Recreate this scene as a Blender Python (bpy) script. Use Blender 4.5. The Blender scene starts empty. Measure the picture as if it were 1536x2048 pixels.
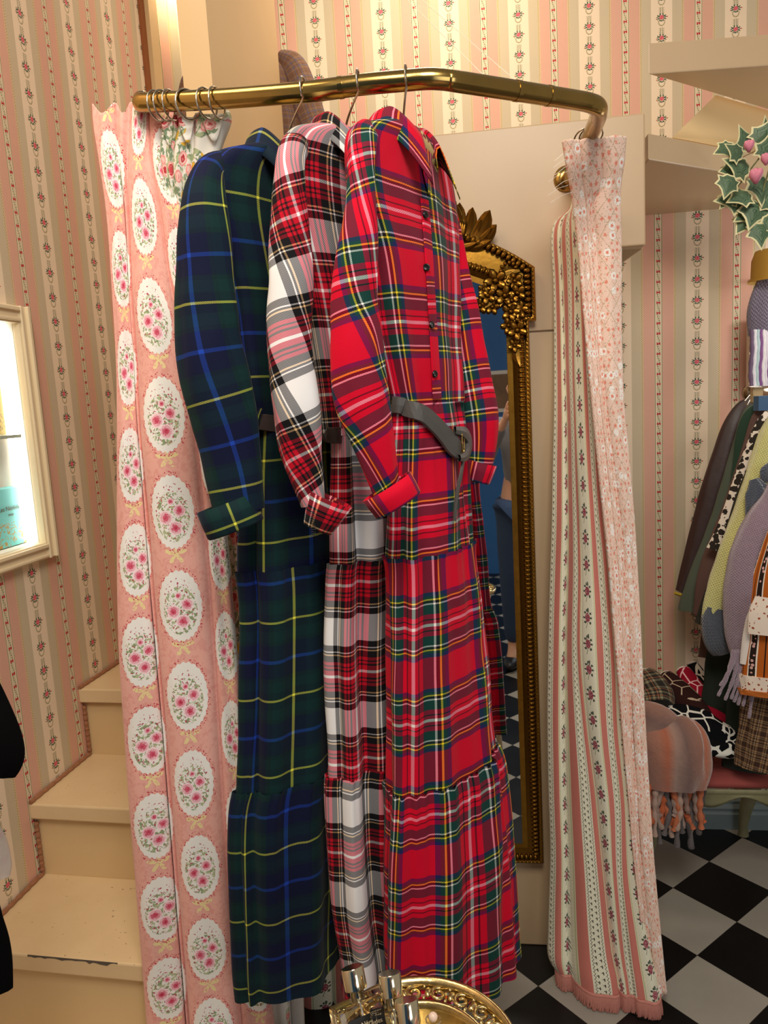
import bpy, bmesh, math, random
from mathutils import Vector, Matrix, noise
from mathutils.bvhtree import BVHTree
random.seed(7)
PI = math.pi
sc = bpy.context.scene
COL = sc.collection
# ---------------------------------------------------------------- camera calibration
F = 1510.0; PT = math.radians(8.3); RL = math.radians(-3.25); H = 1.52
_f = Vector((0, math.cos(PT), -math.sin(PT))); _u = Vector((0, math.sin(PT), math.cos(PT))); _x = Vector((1, 0, 0))
CR = _x * math.cos(RL) + _u * math.sin(RL); CU = -_x * math.sin(RL) + _u * math.cos(RL); CF = _f
EYE = Vector((0, 0, H))
def ray(x, y): return CR * ((x - 768) / F) - CU * ((y - 1024) / F) + CF
def aty(x, y, Y):
    d = ray(x, y); return d * (Y / d.y) + EYE
def atz(x, y, z):
    d = ray(x, y); return d * ((z - H) / d.z) + EYE
def atx(x, z, Y):            # point at depth Y and height z seen at image column x
    q = z - H; den = Y * CF.y + q * CF.z
    return Vector((((x - 768) / F * den - Y * CR.y - q * CR.z) / CR.x, Y, z))
def onplane(x, y, P0, n):
    d = ray(x, y); return EYE + d * ((P0 - EYE).dot(n) / d.dot(n))
def mpp(P): return (P - EYE).dot(CF) / F      # metres per pixel there
def rad(a): return a * PI / 180
# ---------------------------------------------------------------- objects
def tagit(o, label=None, cat=None, group=None, kind=None):
    if label: o['label'] = label
    if cat: o['category'] = cat
    if group: o['group'] = group
    if kind: o['kind'] = kind
    return o
def thing(name, label, cat, loc=(0, 0, 0), group=None):
    o = bpy.data.objects.new(name, None); COL.objects.link(o); o.location = loc
    o.empty_display_size = .05
    return tagit(o, label, cat, group)
def make(name, verts, faces, mat, parent=None, uv=None, smooth=True, label=None, cat=None, group=None, kind=None):
    me = bpy.data.meshes.new(name)
    off = Vector(parent_world(parent)) if parent else Vector((0, 0, 0))
    me.from_pydata([tuple(Vector(v) - off) for v in verts], [], faces)
    if uv is not None:
        l = me.uv_layers.new(name='UVMap')
        for lp in me.loops: l.data[lp.index].uv = uv[lp.vertex_index]
    if smooth:
        me.polygons.foreach_set('use_smooth', [True] * len(me.polygons))
    me.materials.append(mat); me.update()
    o = bpy.data.objects.new(name, me); COL.objects.link(o)
    if parent: o.parent = parent
    return tagit(o, label, cat, group, kind)
def parent_world(p):
    v = Vector((0, 0, 0))
    while p is not None:
        v = v + Vector(p.location); p = p.parent
    return v
class MB:
    """collects shapes for ONE mesh"""
    def __init__(s): s.v = []; s.f = []; s.uv = []
    def add(s, v, f, uv=None):
        n = len(s.v); s.v += [Vector(a) for a in v]; s.f += [tuple(i + n for i in q) for q in f]
        s.uv += uv if uv else [(a[0], a[2]) for a in v]
        return s
    def grid(s, P, UV=None, flip=False):
        R, C = len(P), len(P[0]); v = [p for r in P for p in r]
        uv = [q for r in UV for q in r] if UV else None
        f = []
        for i in range(R - 1):
            for j in range(C - 1):
                q = (i * C + j, i * C + j + 1, (i + 1) * C + j + 1, (i + 1) * C + j)
                f.append(q[::-1] if flip else q)
        return s.add(v, f, uv)
    def box(s, c, size, ax=None, ay=None, az=None):
        c = Vector(c); ax = Vector(ax or (1, 0, 0)); ay = Vector(ay or (0, 1, 0)); az = Vector(az or (0, 0, 1))
        v = []; 
        for k in (-1, 1):
            for j in (-1, 1):
                for i in (-1, 1): v.append(c + ax * (i * size[0] / 2) + ay * (j * size[1] / 2) + az * (k * size[2] / 2))
        uv = [((p - c).dot(ax) + (p - c).dot(ay), (p - c).dot(az)) for p in v]
        return s.add(v, [(0, 2, 3, 1), (4, 5, 7, 6), (0, 1, 5, 4), (2, 6, 7, 3), (0, 4, 6, 2), (1, 3, 7, 5)], uv)
    def prism(s, pts, vec):
        vec = Vector(vec); n = len(pts); pts = [Vector(p) for p in pts]
        v = pts + [p + vec for p in pts]
        f = [tuple(range(n))[::-1], tuple(range(n, 2 * n))] + [(i, (i + 1) % n, n + (i + 1) % n, n + i) for i in range(n)]
        return s.add(v, f)
    def tube(s, path, r, n=10, cap=True, uvs=1.0):
        path = [Vector(p) for p in path]; rr = r if isinstance(r, (list, tuple)) else [r] * len(path)
        P = []; UV = []; L = 0
        nrm = None
        for i, p in enumerate(path):
            t = (path[min(i + 1, len(path) - 1)] - path[max(i - 1, 0)]).normalized()
            if nrm is None:
                nrm = t.cross(Vector((0, 0, 1)))
                if nrm.length < .1: nrm = t.cross(Vector((1, 0, 0)))
            nrm = (nrm - t * nrm.dot(t)).normalized(); b = t.cross(nrm)
            if i: L += (p - path[i - 1]).length
            P.append([p + (nrm * math.cos(2 * PI * k / n) + b * math.sin(2 * PI * k / n)) * rr[i] for k in range(n + 1)])
            UV.append([(2 * PI * k / n * rr[i], L) for k in range(n + 1)])
        s.grid(P, UV)
        if cap:
            for row, fl in ((P[0], 0), (P[-1], 1)):
                f = tuple(range(n)); s.add(row[:n], [f if fl else f[::-1]])
        return s
    def ell(s, c, r, ax=None, ay=None, az=None, nu=10, nv=6):
        c = Vector(c); ax = Vector(ax or (1, 0, 0)); ay = Vector(ay or (0, 1, 0)); az = Vector(az or (0, 0, 1)); P = []; 
        for i in range(nv + 1):
            t = PI * i / nv
            P.append([c + ax * (r[0] * math.sin(t) * math.cos(2 * PI * k / nu)) + ay * (r[1] * math.sin(t) * math.sin(2 * PI * k / nu)) - az * (r[2] * math.cos(t)) for k in range(nu + 1)])
        return s.grid(P)
    def lathe(s, c, prof, n=24, az=(0, 0, 1), ax=(1, 0, 0)):
        c = Vector(c); az = Vector(az).normalized(); ax = Vector(ax); ax = (ax - az * ax.dot(az)).normalized(); ay = az.cross(ax)
        P = [[c + az * h + (ax * math.cos(2 * PI * k / n) + ay * math.sin(2 * PI * k / n)) * r for k in range(n + 1)] for r, h in prof]
        UV = [[(2 * PI * k / n * max(r, .001), h) for k in range(n + 1)] for r, h in prof]
        return s.grid(P, UV)
    def build(s, name, mat, parent=None, smooth=False, **k):
        return make(name, s.v, s.f, mat, parent, s.uv, smooth, **k)
def bevel(o, w=.003, seg=2):
    m = o.modifiers.new('bevel', 'BEVEL'); m.width = w; m.segments = seg; m.limit_method = 'ANGLE'; return o
def thick(o, t=.003, off=0):
    m = o.modifiers.new('solid', 'SOLIDIFY'); m.thickness = t; m.offset = off; return o
def cat1(a, b, c, d, t):     # catmull rom
    return .5 * ((2 * b) + (-a + c) * t + (2 * a - 5 * b + 4 * c - d) * t * t + (-a + 3 * b - 3 * c + d) * t * t * t)
def resample(rows, n):
    """rows: list of equal length tuples -> n rows smoothly interpolated (parameter = index)"""
    out = []; m = len(rows) - 1
    for k in range(n):
        t = k / (n - 1) * m; i = min(int(t), m - 1); f = t - i
        q = [rows[max(i - 1, 0)], rows[i], rows[i + 1], rows[min(i + 2, m)]]
        out.append([cat1(q[0][j], q[1][j], q[2][j], q[3][j], f) for j in range(len(rows[0]))])
    return out
def lin(rows, key):          # piecewise linear lookup on first column
    if key <= rows[0][0]: return list(rows[0][1:])
    for a, b in zip(rows, rows[1:]):
        if key <= b[0]:
            t = (key - a[0]) / (b[0] - a[0]); return [x + (y - x) * t for x, y in zip(a[1:], b[1:])]
    return list(rows[-1][1:])
def sweep(name, pts, mat, parent=None, flat=.6, nc=28, n=40, fold=0, nf=5, cap=True, ph=0, us=1.0, rot=0, vo=0, seed=1, **k):
    """tube of cloth; pts = (x px, y px, depth, half width px)"""
    rows = resample(pts, n); C = [aty(r[0], r[1], r[2]) for r in rows]; R = [max(r[3], .5) * mpp(c) for r, c in zip(rows, C)]
    P = []; UV = []; L = 0; rnd = random.Random(seed); p1, p2 = rnd.random() * 6, rnd.random() * 6
    rm = sum(R) / len(R)
    for i, c in enumerate(C):
        t = (C[min(i + 1, n - 1)] - C[max(i - 1, 0)]).normalized()
        vd = (c - EYE).normalized(); side = t.cross(vd).normalized(); b = side.cross(t).normalized()
        if i: L += (c - C[i - 1]).length
        row = []; uv = []
        for j in range(nc + 1):
            a = 2 * PI * j / nc
            wr = noise.noise(c * 16 + Vector((math.cos(a), math.sin(a), seed)) * 1.1) * .07 * (fold > 0)
            d = 1 + wr + fold * math.sin(nf * a + p1 + 3.0 * i / n) + fold * .6 * math.sin((nf + 3) * a + p2 - 5 * i / n)
            row.append(c + side * (math.cos(a) * R[i] * d) + b * (math.sin(a) * R[i] * flat * d)); _u0 = us * a * rm; uv.append((_u0 * math.cos(rot) - L * math.sin(rot), -L * math.cos(rot) - _u0 * math.sin(rot) + vo))
        P.append(row); UV.append(uv)
    mb = MB().grid(P, UV)
    if cap:
        for row, fl in ((P[0], 0), (P[-1], 1)):
            f = tuple(range(nc)); mb.add(row[:nc], [f if fl else f[::-1]], [(0, 0)] * nc)
    return mb.build(name, mat, parent, True, **k)
def rolled(name, rows, widths, mat, parent=None, nper=14, nz=60, rip=.0, bul=.55, seed=3, th=.002, u0=0, dys=None, top=None, **k):
    """hanging cloth: rows = (y px, depth, x0, x1, ... xn px); between neighbouring x the cloth rolls toward the viewer"""
    rs = resample(rows, nz); rnd = random.Random(seed); ph = [rnd.random() * 6 for _ in range(20)]
    P = []; UV = []
    for i, r in enumerate(rs):
        y, Y = r[0], r[1]; xs = r[2:]; z = aty((xs[0] + xs[-1]) / 2, y, Y).z
        row = []; uv = []; u = u0; t0 = i / (nz - 1)
        for a in range(len(xs) - 1):
            da, db = (dys[a], dys[a + 1]) if dys else (0, 0)
            A = atx(xs[a], z, Y + da); B = atx(xs[a + 1], z, Y + db); w = abs(B.x - A.x)
            for j in range(nper + (a == len(xs) - 2)):
                t = j / nper; s = abs(2 * t - 1)
                d = bul * w * math.sqrt(max(0, 1 - s ** 2.4)) + rip * math.sin(7 * t + ph[a] + 2 * t0) * math.sin(PI * t)
                if dys: d -= (dys[a] + (dys[a + 1] - dys[a]) * t)
                zt_ = top[0] * (.5 - .5 * math.cos(2 * PI * (a + t) * top[1])) * max(0, 1 - t0 * 14) if top else 0
                d += noise.noise(Vector((u * 9, z * 5, seed))) * .006
                tt = .5 - .5 * math.cos(PI * t) * (1 - .25 * math.sin(PI * t))
                row.append(Vector((A.x + (B.x - A.x) * (t * .45 + tt * .55), Y - d, z - zt_))); uv.append((u + t * widths[a], z - zt_))
            u += widths[a]
        P.append(row); UV.append(uv)
    o = MB().grid(P, UV).build(name, mat, parent, True, **k)
    if th: thick(o, th)
    return o
# ---------------------------------------------------------------- node helper
def lc(c):
    if isinstance(c, str): c = [int(c[i:i + 2], 16) / 255 for i in (0, 2, 4)]
    return tuple([(a / 12.92 if a <= .04045 else ((a + .055) / 1.055) ** 2.4) for a in c]) + (1,)
class M:
    def __init__(s, name):
        s.mat = bpy.data.materials.new(name); s.mat.use_nodes = True; s.t = s.mat.node_tree; s.n = s.t.nodes; s.l = s.t.links
        s.b = s.n['Principled BSDF']
    def put(s, sock, v):
        if v is None: return
        if isinstance(v, (int, float)): sock.default_value = v
        elif isinstance(v, (tuple, list, str)):
            sock.default_value = lc(v) if (isinstance(v, str) or len(v) == 3 and sock.type == 'RGBA') else v
        else: s.l.new(v, sock)
    def m(s, op, a, b=None, c=None, clamp=False):
        q = s.n.new('ShaderNodeMath'); q.operation = op; q.use_clamp = clamp
        s.put(q.inputs[0], a); s.put(q.inputs[1], b); s.put(q.inputs[2], c); return q.outputs[0]
    def mix(s, f, a, b):
        q = s.n.new('ShaderNodeMix'); q.data_type = 'RGBA'; s.put(q.inputs[0], f)
        s.put(q.inputs[6], a); s.put(q.inputs[7], b); return q.outputs[2]
    def uv(s):
        q = s.n.new('ShaderNodeUVMap'); q.uv_map = 'UVMap'; w = s.n.new('ShaderNodeSeparateXYZ'); s.l.new(q.outputs[0], w.inputs[0])
        s.uvec = q.outputs[0]; return w.outputs[0], w.outputs[1]
    def obj(s):
        q = s.n.new('ShaderNodeTexCoord'); return q.outputs['Object']
    def noise(s, scale, vec=None, detail=2, rough=.5, dist=0):
        q = s.n.new('ShaderNodeTexNoise'); q.inputs['Scale'].default_value = scale; q.inputs['Detail'].default_value = detail
        q.inputs['Roughness'].default_value = rough; q.inputs['Distortion'].default_value = dist
        if vec is not None: s.l.new(vec, q.inputs['Vector'])
        return q.outputs[0]
    def vor(s, scale, vec=None, rnd=1, feat='F1'):
        q = s.n.new('ShaderNodeTexVoronoi'); q.feature = feat; q.inputs['Scale'].default_value = scale; q.inputs['Randomness'].default_value = rnd
        if vec is not None: s.l.new(vec, q.inputs['Vector'])
        return (q.outputs['Distance'],) if feat != 'F1' else (q.outputs['Distance'], q.outputs['Color'], q.outputs['Position'])
    def ramp(s, f, stops, mode='CONSTANT'):
        q = s.n.new('ShaderNodeValToRGB'); q.color_ramp.interpolation = mode; e = q.color_ramp.elements
        while len(e) > 1: e.remove(e[-1])
        e[0].position = stops[0][0]; e[0].color = lc(stops[0][1])
        for p, c in stops[1:]:
            w = e.new(p); w.color = lc(c)
        s.put(q.inputs[0], f); return q.outputs[0]
    def lt(s, a, b): return s.m('LESS_THAN', a, b)
    def gt(s, a, b): return s.m('GREATER_THAN', a, b)
    def mul(s, a, b): return s.m('MULTIPLY', a, b)
    def add(s, a, b): return s.m('ADD', a, b)
    def sub(s, a, b): return s.m('SUBTRACT', a, b)
    def mx(s, a, b): return s.m('MAXIMUM', a, b)
    def absd(s, a, b): return s.m('ABSOLUTE', s.sub(a, b))
    def wrap(s, a, p): return s.m('WRAP', a, p / 2, -p / 2)
    def el(s, x, y, cx, cy, rx, ry):       # normalised elliptic distance
        a = s.m('DIVIDE', s.sub(x, cx), rx); b = s.m('DIVIDE', s.sub(y, cy), ry)
        return s.m('SQRT', s.add(s.mul(a, a), s.mul(b, b)))
    def sin(s, a, k, p=0): return s.m('SINE', s.m('MULTIPLY_ADD', a, k, p))
    def bump(s, h, d=.1, dist=.002):
        q = s.n.new('ShaderNodeBump'); q.inputs['Strength'].default_value = d; q.inputs['Distance'].default_value = dist
        s.put(q.inputs['Height'], h); s.l.new(q.outputs[0], s.b.inputs['Normal'])
    def out(s, col, rough=.6, metal=0, spec=.5, sheen=0, **k):
        s.put(s.b.inputs['Base Color'], col); s.put(s.b.inputs['Roughness'], rough); s.put(s.b.inputs['Metallic'], metal)
        s.b.inputs['Specular IOR Level'].default_value = spec
        if sheen: s.b.inputs['Sheen Weight'].default_value = sheen
        for a, v in k.items(): s.put(s.b.inputs[a], v)
        return s.mat
def plain(name, c, rough=.6, metal=0, var=.0, scale=8, bmp=0, bs=300, **k):
    g = M(name); col = c
    if var:
        n = g.noise(scale, g.obj(), 4, .6); dark = [x * (1 - var) for x in lc(c)[:3]] + [1]; light = [min(1, x * (1 + var * .5)) for x in lc(c)[:3]] + [1]
        col = g.mix(n, tuple(dark), tuple(light))
    if bmp: g.bump(g.noise(bs, g.obj(), 2), bmp)
    return g.out(col, rough, metal, **k)
# ================================================================ materials
def tartan(name, period, stops, rough=.78, k=1.0):
    g = M(name); u, v = g.uv()
    def gam(sock, e):
        q = g.n.new('ShaderNodeGamma'); q.inputs[1].default_value = e; g.l.new(sock, q.inputs[0]); return q.outputs[0]
    def side(c): return gam(g.ramp(g.mul(g.m('PINGPONG', g.m('DIVIDE', c, period), .5), 2), stops), 1 / 2.2)
    tw = g.m('MULTIPLY_ADD', g.sin(g.add(u, v), 2 * PI / .0030), .13, .5)
    col = gam(g.mix(tw, side(u), side(g.add(v, 10.0))), 2.2)
    g.bump(g.sin(g.add(u, v), 2 * PI / .0030), .06, .001)
    return g.out(col, rough, spec=.15, sheen=.05)
_R = 'CE0028'; _K = '0C0C12'
T_RED = tartan('red_tartan', .170, [(0, _R), (.325, '1C2058'), (.40, '0C3A34'), (.46, 'FFDC28'), (.49, _K), (.545, 'F6F0E8'), (.575, '0C3A34'), (.77, _R), (.87, _K), (.895, _R), (.968, 'F6F0E8')])
T_WHITE = tartan('white_tartan', .166, [(0, 'EEEDEC'), (.30, '0C0C10'), (.43, 'F4F2F0'), (.46, '0C0C10'), (.50, 'E8BE86'), (.53, '0C0C10'), (.67, 'BE0A24'), (.74, '0C0C10'), (.77, 'BE0A24'), (.82, '0C0C10'), (.86, 'BE0A24'), (.968, 'F6F4F2')])
T_NAVY = tartan('navy_tartan', .142, [(0, '1B42AA'), (.04, '0B1230'), (.42, '0A2426'), (.52, '0B2D2C'), (.78, '0A2028'), (.972, 'F2EC50')])
def brownplaid(name, a, b, c, per):
    return tartan(name, per, [(0, a), (.3, b), (.5, a), (.6, c), (.68, a), (.9, b)])
def wallpaper(name, warm=1.0):
    g = M(name); u, v = g.uv(); P = .235; Q = .0636
    dx = g.wrap(u, P); ax = g.m('ABSOLUTE', dx); dy = g.wrap(v, Q)
    cream, beige, pink, band = 'F0DCC0', 'D0C1A4', 'DFB09A', 'EADABA'
    pins = g.gt(g.sin(u, 2 * PI / .0042), .55)
    beigec = g.mix(g.mul(pins, .35), beige, 'BFAF8C')
    col = g.mix(g.lt(ax, .145 * P), beigec, cream)
    col = g.mix(g.gt(ax, .288 * P), col, g.mix(g.mul(g.noise(60, g.uvec, 3), .25), pink, 'DA9C84'))
    # dotted chain at .288P
    w = g.m('MULTIPLY_ADD', g.sin(v, 2 * PI / .0068), .0016, .286 * P)
    ch = g.mul(g.lt(g.absd(ax, w), .0011), g.gt(g.sin(v, 2 * PI / .0068 * 2), -.6))
    col = g.mix(g.lt(g.absd(ax, .288 * P), .0032), col, 'E4CDA0'); col = g.mix(ch, col, '8A7A48')
    # bow strip
    bx = g.wrap(g.add(u, P / 2), P); ab = g.m('ABSOLUTE', bx)
    col = g.mix(g.lt(ab, .0125), col, band)
    col = g.mix(g.lt(g.absd(ab, .0108), .0009), col, '6F7348')
    by = g.wrap(v, Q / 2)
    lf = g.mul(g.lt(g.absd(bx, g.m('MULTIPLY_ADD', g.sin(v, 2 * PI / (Q / 2)), .0028, 0)), .0011), g.gt(g.sin(v, 2 * PI / .0062), -.3))
    sp = g.mul(g.lt(ab, .006), g.gt(g.sin(g.add(g.m('MULTIPLY_ADD', ab, -1.3, 0), v), 2 * PI / .0053), .72))
    col = g.mix(g.mx(lf, g.mul(sp, .8)), col, '5E6440')
    bow = g.mul(g.lt(ab, .0058), g.lt(g.m('ABSOLUTE', by), g.m('MULTIPLY_ADD', ab, .75, .0008)))
    col = g.mix(bow, col, 'C62C3A')
    # garland, sprigs, leaves, rose
    nz = g.noise(420, g.uvec, 1); nz2 = g.noise(200, g.uvec, 2)
    th = g.m('ARCTAN2', g.add(dy, .013), ax)
    ring = g.absd(g.el(dx, dy, 0, -.013, .0100, .0125), 1)
    gm = g.mul(g.mul(g.lt(ring, .17), g.gt(g.m('SINE', g.mul(th, 17.0)), -.45)), g.lt(dy, -.008)); col = g.mix(gm, col, '8C8450')
    stem = g.mul(g.lt(g.absd(ax, g.m('MULTIPLY_ADD', dy, -.06, .0042)), .0008), g.gt(dy, .004)); col = g.mix(g.mul(stem, .8), col, '7A7B4C')
    sprig = g.mul(g.mul(g.mul(g.lt(ax, .0085), g.gt(ax, .0012)), g.gt(dy, .007)), g.gt(g.sin(g.sub(v, g.mul(ax, 1.1)), 2 * PI / .0058), .42)); col = g.mix(g.mul(sprig, .85), col, g.mix(g.gt(nz2, .5), '5A6A48', '7E8056'))
    leaf = None
    for cx, cy, rx, ry in ((.0085, .0035, .0042, .0024), (.0095, -.0035, .0040, .0022), (.0045, .0088, .0022, .0036), (.0135, .0008, .0034, .0015), (.0050, -.0090, .0024, .0032), (.0125, .0062, .0020, .0018), (0, -.0105, .0022, .0030), (.0135, -.0062, .0018, .0014)):
        e_ = g.lt(g.m('MULTIPLY_ADD', nz, .9, g.sub(g.el(ax, dy, cx, cy, rx, ry), .45)), 1.0); leaf = e_ if leaf is None else g.mx(leaf, e_)
    col = g.mix(leaf, col, g.mix(g.gt(nz2, .52), '3C5A50', '66744A'))
    buds = g.mx(g.lt(g.el(dx, dy, .0178, .0005, .0022, .0018), 1), g.lt(g.el(dx, dy, -.0165, -.004, .0020, .0016), 1)); col = g.mix(buds, col, 'C2503C')
    r = g.m('SQRT', g.add(g.mul(dx, dx), g.mul(dy, dy))); rr = g.m('MULTIPLY_ADD', nz, .004, g.m('MULTIPLY_ADD', r, 1.0, -.002)); tr_ = g.m('ARCTAN2', dy, dx)
    col = g.mix(g.lt(rr, .0068), col, g.mix(g.gt(g.m('SINE', g.m('MULTIPLY_ADD', r, 1300.0, g.mul(tr_, 2.0))), .0), 'EE8C90', 'CC2C4A'))
    g.bump(g.noise(500, g.uvec, 2), .05, .001)
    return g.out(col, .55, spec=.25)
WALLP = wallpaper('rose_stripe_wallpaper')
def medallion():
    g = M('medallion_chintz'); u, v = g.uv(); CW, PH = .13, .178
    colid = g.m('FLOOR', g.m('DIVIDE', u, CW)); odd = g.m('MODULO', g.m('ADD', colid, 100), 2)
    dx = g.sub(g.sub(u, g.mul(colid, CW)), CW / 2); dy = g.wrap(g.m('MULTIPLY_ADD', odd, PH / 2, v), PH)
    n1 = g.noise(70, g.uvec, 4, .6, 1.0)
    base = g.mix(g.gt(n1, .53), 'ECAEA0', 'E39C90'); base = g.mix(g.mul(g.noise(25, g.uvec, 2), .5), base, 'F0BBAE')
    th = g.m('ARCTAN2', g.mul(dy, .7), dx); e = g.el(dx, dy, 0, .006, .047, .068)
    es = g.m('MULTIPLY_ADD', g.m('SINE', g.mul(th, 26.0)), .022, e)
    # bow below
    b = g.el(dx, dy, 0, -.074, .026, .017); bth = g.m('ARCTAN2', g.add(dy, .072), g.m('ABSOLUTE', dx))
    bowm = g.mul(g.lt(b, g.m('MULTIPLY_ADD', g.m('SINE', g.mul(bth, 5.0)), .45, .62)), g.gt(g.noise(190, g.uvec, 2), .43))
    col = g.mix(bowm, base, 'F0DCA0')
    vd, vc, vp = g.vor(240, g.uvec)
    edge = g.mul(g.mul(g.gt(e, .98), g.lt(e, 1.14)), g.lt(vd, .33)); col = g.mix(edge, col, 'C2334C')
    white = g.mix(g.mul(g.noise(20, g.uvec), .4), 'F6F3EC', 'E4E8E4'); col = g.mix(g.lt(es, 1.0), col, white)
    ins = g.lt(e, .86)
    nl = g.noise(150, g.uvec, 2, .5, .6); cl = g.el(dx, dy, 0, -.003, .036, .047)
    leaf = g.mul(g.mul(g.gt(nl, .52), g.lt(cl, 1)), ins); col = g.mix(leaf, col, g.mix(g.gt(g.noise(60, g.uvec), .5), '8FA277', 'B3BE94'))
    small = g.mul(g.mul(g.gt(g.noise(210, g.uvec, 1), .63), g.lt(e, .8)), 1); col = g.mix(small, col, 'B8485E')
    for cx, cy, rr in ((-.015, -.004, .0150), (.015, .008, .0135), (.004, -.024, .0150), (-.002, .026, .0075)):
        d = g.el(dx, dy, cx, cy, rr, rr * .92); dn = g.m('MULTIPLY_ADD', nl, .5, g.sub(d, .25))
        ros = g.ramp(g.m('MULTIPLY_ADD', g.m('SINE', g.mul(g.add(d, nl), 15.0)), .12, d), [(0, 'B81F3E'), (.3, 'E06A84'), (.45, 'D2526E'), (.6, 'F3C4CC'), (.8, 'EFAFBE'), (.9, 'FBE6E8')], 'LINEAR')
        col = g.mix(g.lt(dn, 1.0), col, ros)
    g.bump(g.noise(300, g.uvec, 2), .06, .001)
    return g.out(col, .75, spec=.2, sheen=.2)
MEDAL = medallion()
def roselining():
    g = M('rose_bouquet_chintz'); u, v = g.uv()
    d, c, p = g.vor(15, g.uvec); nz = g.noise(90, g.uvec, 3, .6, .5)
    white = g.mix(g.mul(g.noise(12, g.uvec), .6), 'F1E9DC', 'DDE0D8')
    leaf = g.mul(g.gt(nz, .49), g.lt(d, .74)); col = g.mix(leaf, white, g.mix(g.gt(g.noise(40, g.uvec), .5), '7F9273', 'AEB98F'))
    d2, c2, p2 = g.vor(34, g.uvec); w = g.n.new('ShaderNodeSeparateColor'); g.l.new(c2, w.inputs[0])
    dn = g.m('MULTIPLY_ADD', nz, .25, d2)
    ros = g.ramp(g.m('MULTIPLY_ADD', g.sin(dn, 42), .1, dn), [(0, 'A8222C'), (.22, 'D85058'), (.36, 'B92F38'), (.5, 'F0A8A0'), (.62, 'F6D6CC')], 'LINEAR')
    on = g.mul(g.mul(g.lt(dn, .60), g.gt(w.outputs[0], .25)), g.lt(d, .74))
    ros = g.mix(g.gt(w.outputs[0], .85), ros, 'E0B040'); col = g.mix(on, col, ros)
    return g.out(col, .8, spec=.2)
ROSEL = roselining()
def tapestry():
    g = M('striped_tapestry'); u, v = g.uv(); P = .15; x = g.m('MODULO', g.add(u, 15.0), P)
    sal = g.mix(g.mul(g.noise(40, g.uvec, 3), .3), 'D07E70', 'C46C60')
    cream = g.mix(g.mul(g.gt(g.sin(g.add(g.m('PINGPONG', v, .012), x), 2 * PI / .008), .8), .5), 'ECE9D0', 'C9C6AC')
    col = g.mix(g.lt(x, .027), cream, sal)
    # wavy band .027-.07
    for c0 in (.034, .064):
        w = g.m('MULTIPLY_ADD', g.sin(v, 2 * PI / .0085), .0018, c0); col = g.mix(g.lt(g.absd(x, w), .0009), col, '4E4A3C')
    bx = g.sub(x, .049); by = g.wrap(g.m('MULTIPLY_ADD', g.gt(bx, 0), .0075, v), .015)
    for s in (-.0065, .0065):
        a = g.el(bx, by, s, 0, .0016, .0042); b = g.el(bx, by, s - .002, .001, .0035, .0011)
        col = g.mix(g.mx(g.lt(a, 1), g.lt(b, 1)), col, '4E4A3C')
    col = g.mix(g.mul(g.gt(x, .070), g.lt(x, .092)), col, sal)
    for c0 in (.0955, .1465):
        col = g.mix(g.lt(g.absd(x, c0), .0028), col, 'E3E3B8'); col = g.mix(g.mul(g.lt(g.absd(x, c0), .0012), g.gt(g.sin(v, 2 * PI / .0035), .1)), col, '8E8C64')
    fx = g.sub(x, .121); fy = g.wrap(v, .062)
    nz = g.noise(260, g.uvec, 1); leaf = None
    for cx, cy, rx, ry in ((.002, .0165, .0028, .0055), (-.0085, .010, .0038, .0028), (.0100, .0095, .0036, .0028), (-.0115, -.002, .0042, .0022), (.0115, -.001, .0040, .0024), (-.0075, -.0125, .0040, .0030), (.0090, -.0130, .0034, .0034), (-.003, .0155, .0022, .0040)):
        e_ = g.lt(g.m('MULTIPLY_ADD', nz, .9, g.sub(g.el(fx, fy, cx, cy, rx, ry), .45)), 1.0); leaf = e_ if leaf is None else g.mx(leaf, e_)
    col = g.mix(leaf, col, '4D5648')
    fl = g.lt(g.m('MULTIPLY_ADD', nz, .5, g.sub(g.el(fx, fy, .0, -.001, .0088, .0115), .2)), 1.0)
    col = g.mix(fl, col, g.mix(g.gt(g.noise(330, g.uvec, 1), .5), 'A02F4A', 'CF8A8E')); col = g.mix(g.mul(fl, g.gt(g.noise(450, g.uvec, 0), .58)), col, '3A1822')
    stem = g.lt(g.absd(fx, g.m('MULTIPLY_ADD', fy, .3, .0035)), .0007); col = g.mix(g.mul(stem, g.mul(g.lt(fy, -.012), g.gt(fy, -.027))), col, '4D5648')
    g.bump(g.m('PINGPONG', g.add(u, v), .003), .12, .001)
    return g.out(col, .7, spec=.25, sheen=.2)
TAPE = tapestry()
def palefloral():
    g = M('pale_sprig_cotton'); u, v = g.uv()
    base = g.mix(g.mul(g.noise(30, g.uvec, 2), .8), 'F3CDBA', 'F5DFCF')
    a = g.wrap(g.add(g.mul(u, 1.3), v), .046); b = g.wrap(g.sub(g.mul(u, 1.3), v), .046)
    tr = g.mul(g.lt(g.m('MINIMUM', g.m('ABSOLUTE', a), g.m('ABSOLUTE', b)), .0016), g.gt(g.noise(330, g.uvec, 1), .47)); col = g.mix(g.mul(tr, .8), base, 'B9A27E')
    d, c, p = g.vor(62, g.uvec, .35); nz = g.noise(420, g.uvec, 2)
    w = g.n.new('ShaderNodeSeparateColor'); g.l.new(c, w.inputs[0])
    halo = g.mul(g.lt(d, .55), g.gt(w.outputs[0], .8)); col = g.mix(halo, col, 'FAF4EC')
    on = g.lt(g.m('MULTIPLY_ADD', nz, .5, d), .50); col = g.mix(on, col, g.mix(g.gt(nz, .5), 'EC9C84', 'E08674'))
    lf = g.mul(g.gt(g.noise(240, g.uvec, 1), .64), g.gt(d, .3)); col = g.mix(g.mul(lf, .7), col, 'A89A74')
    return g.out(col, .8, spec=.2, sheen=.1)
PALE = palefloral()
PAINT = plain('cream_wall_paint', 'C2A885', .38, var=.06, scale=5, bmp=.03, bs=40)
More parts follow.
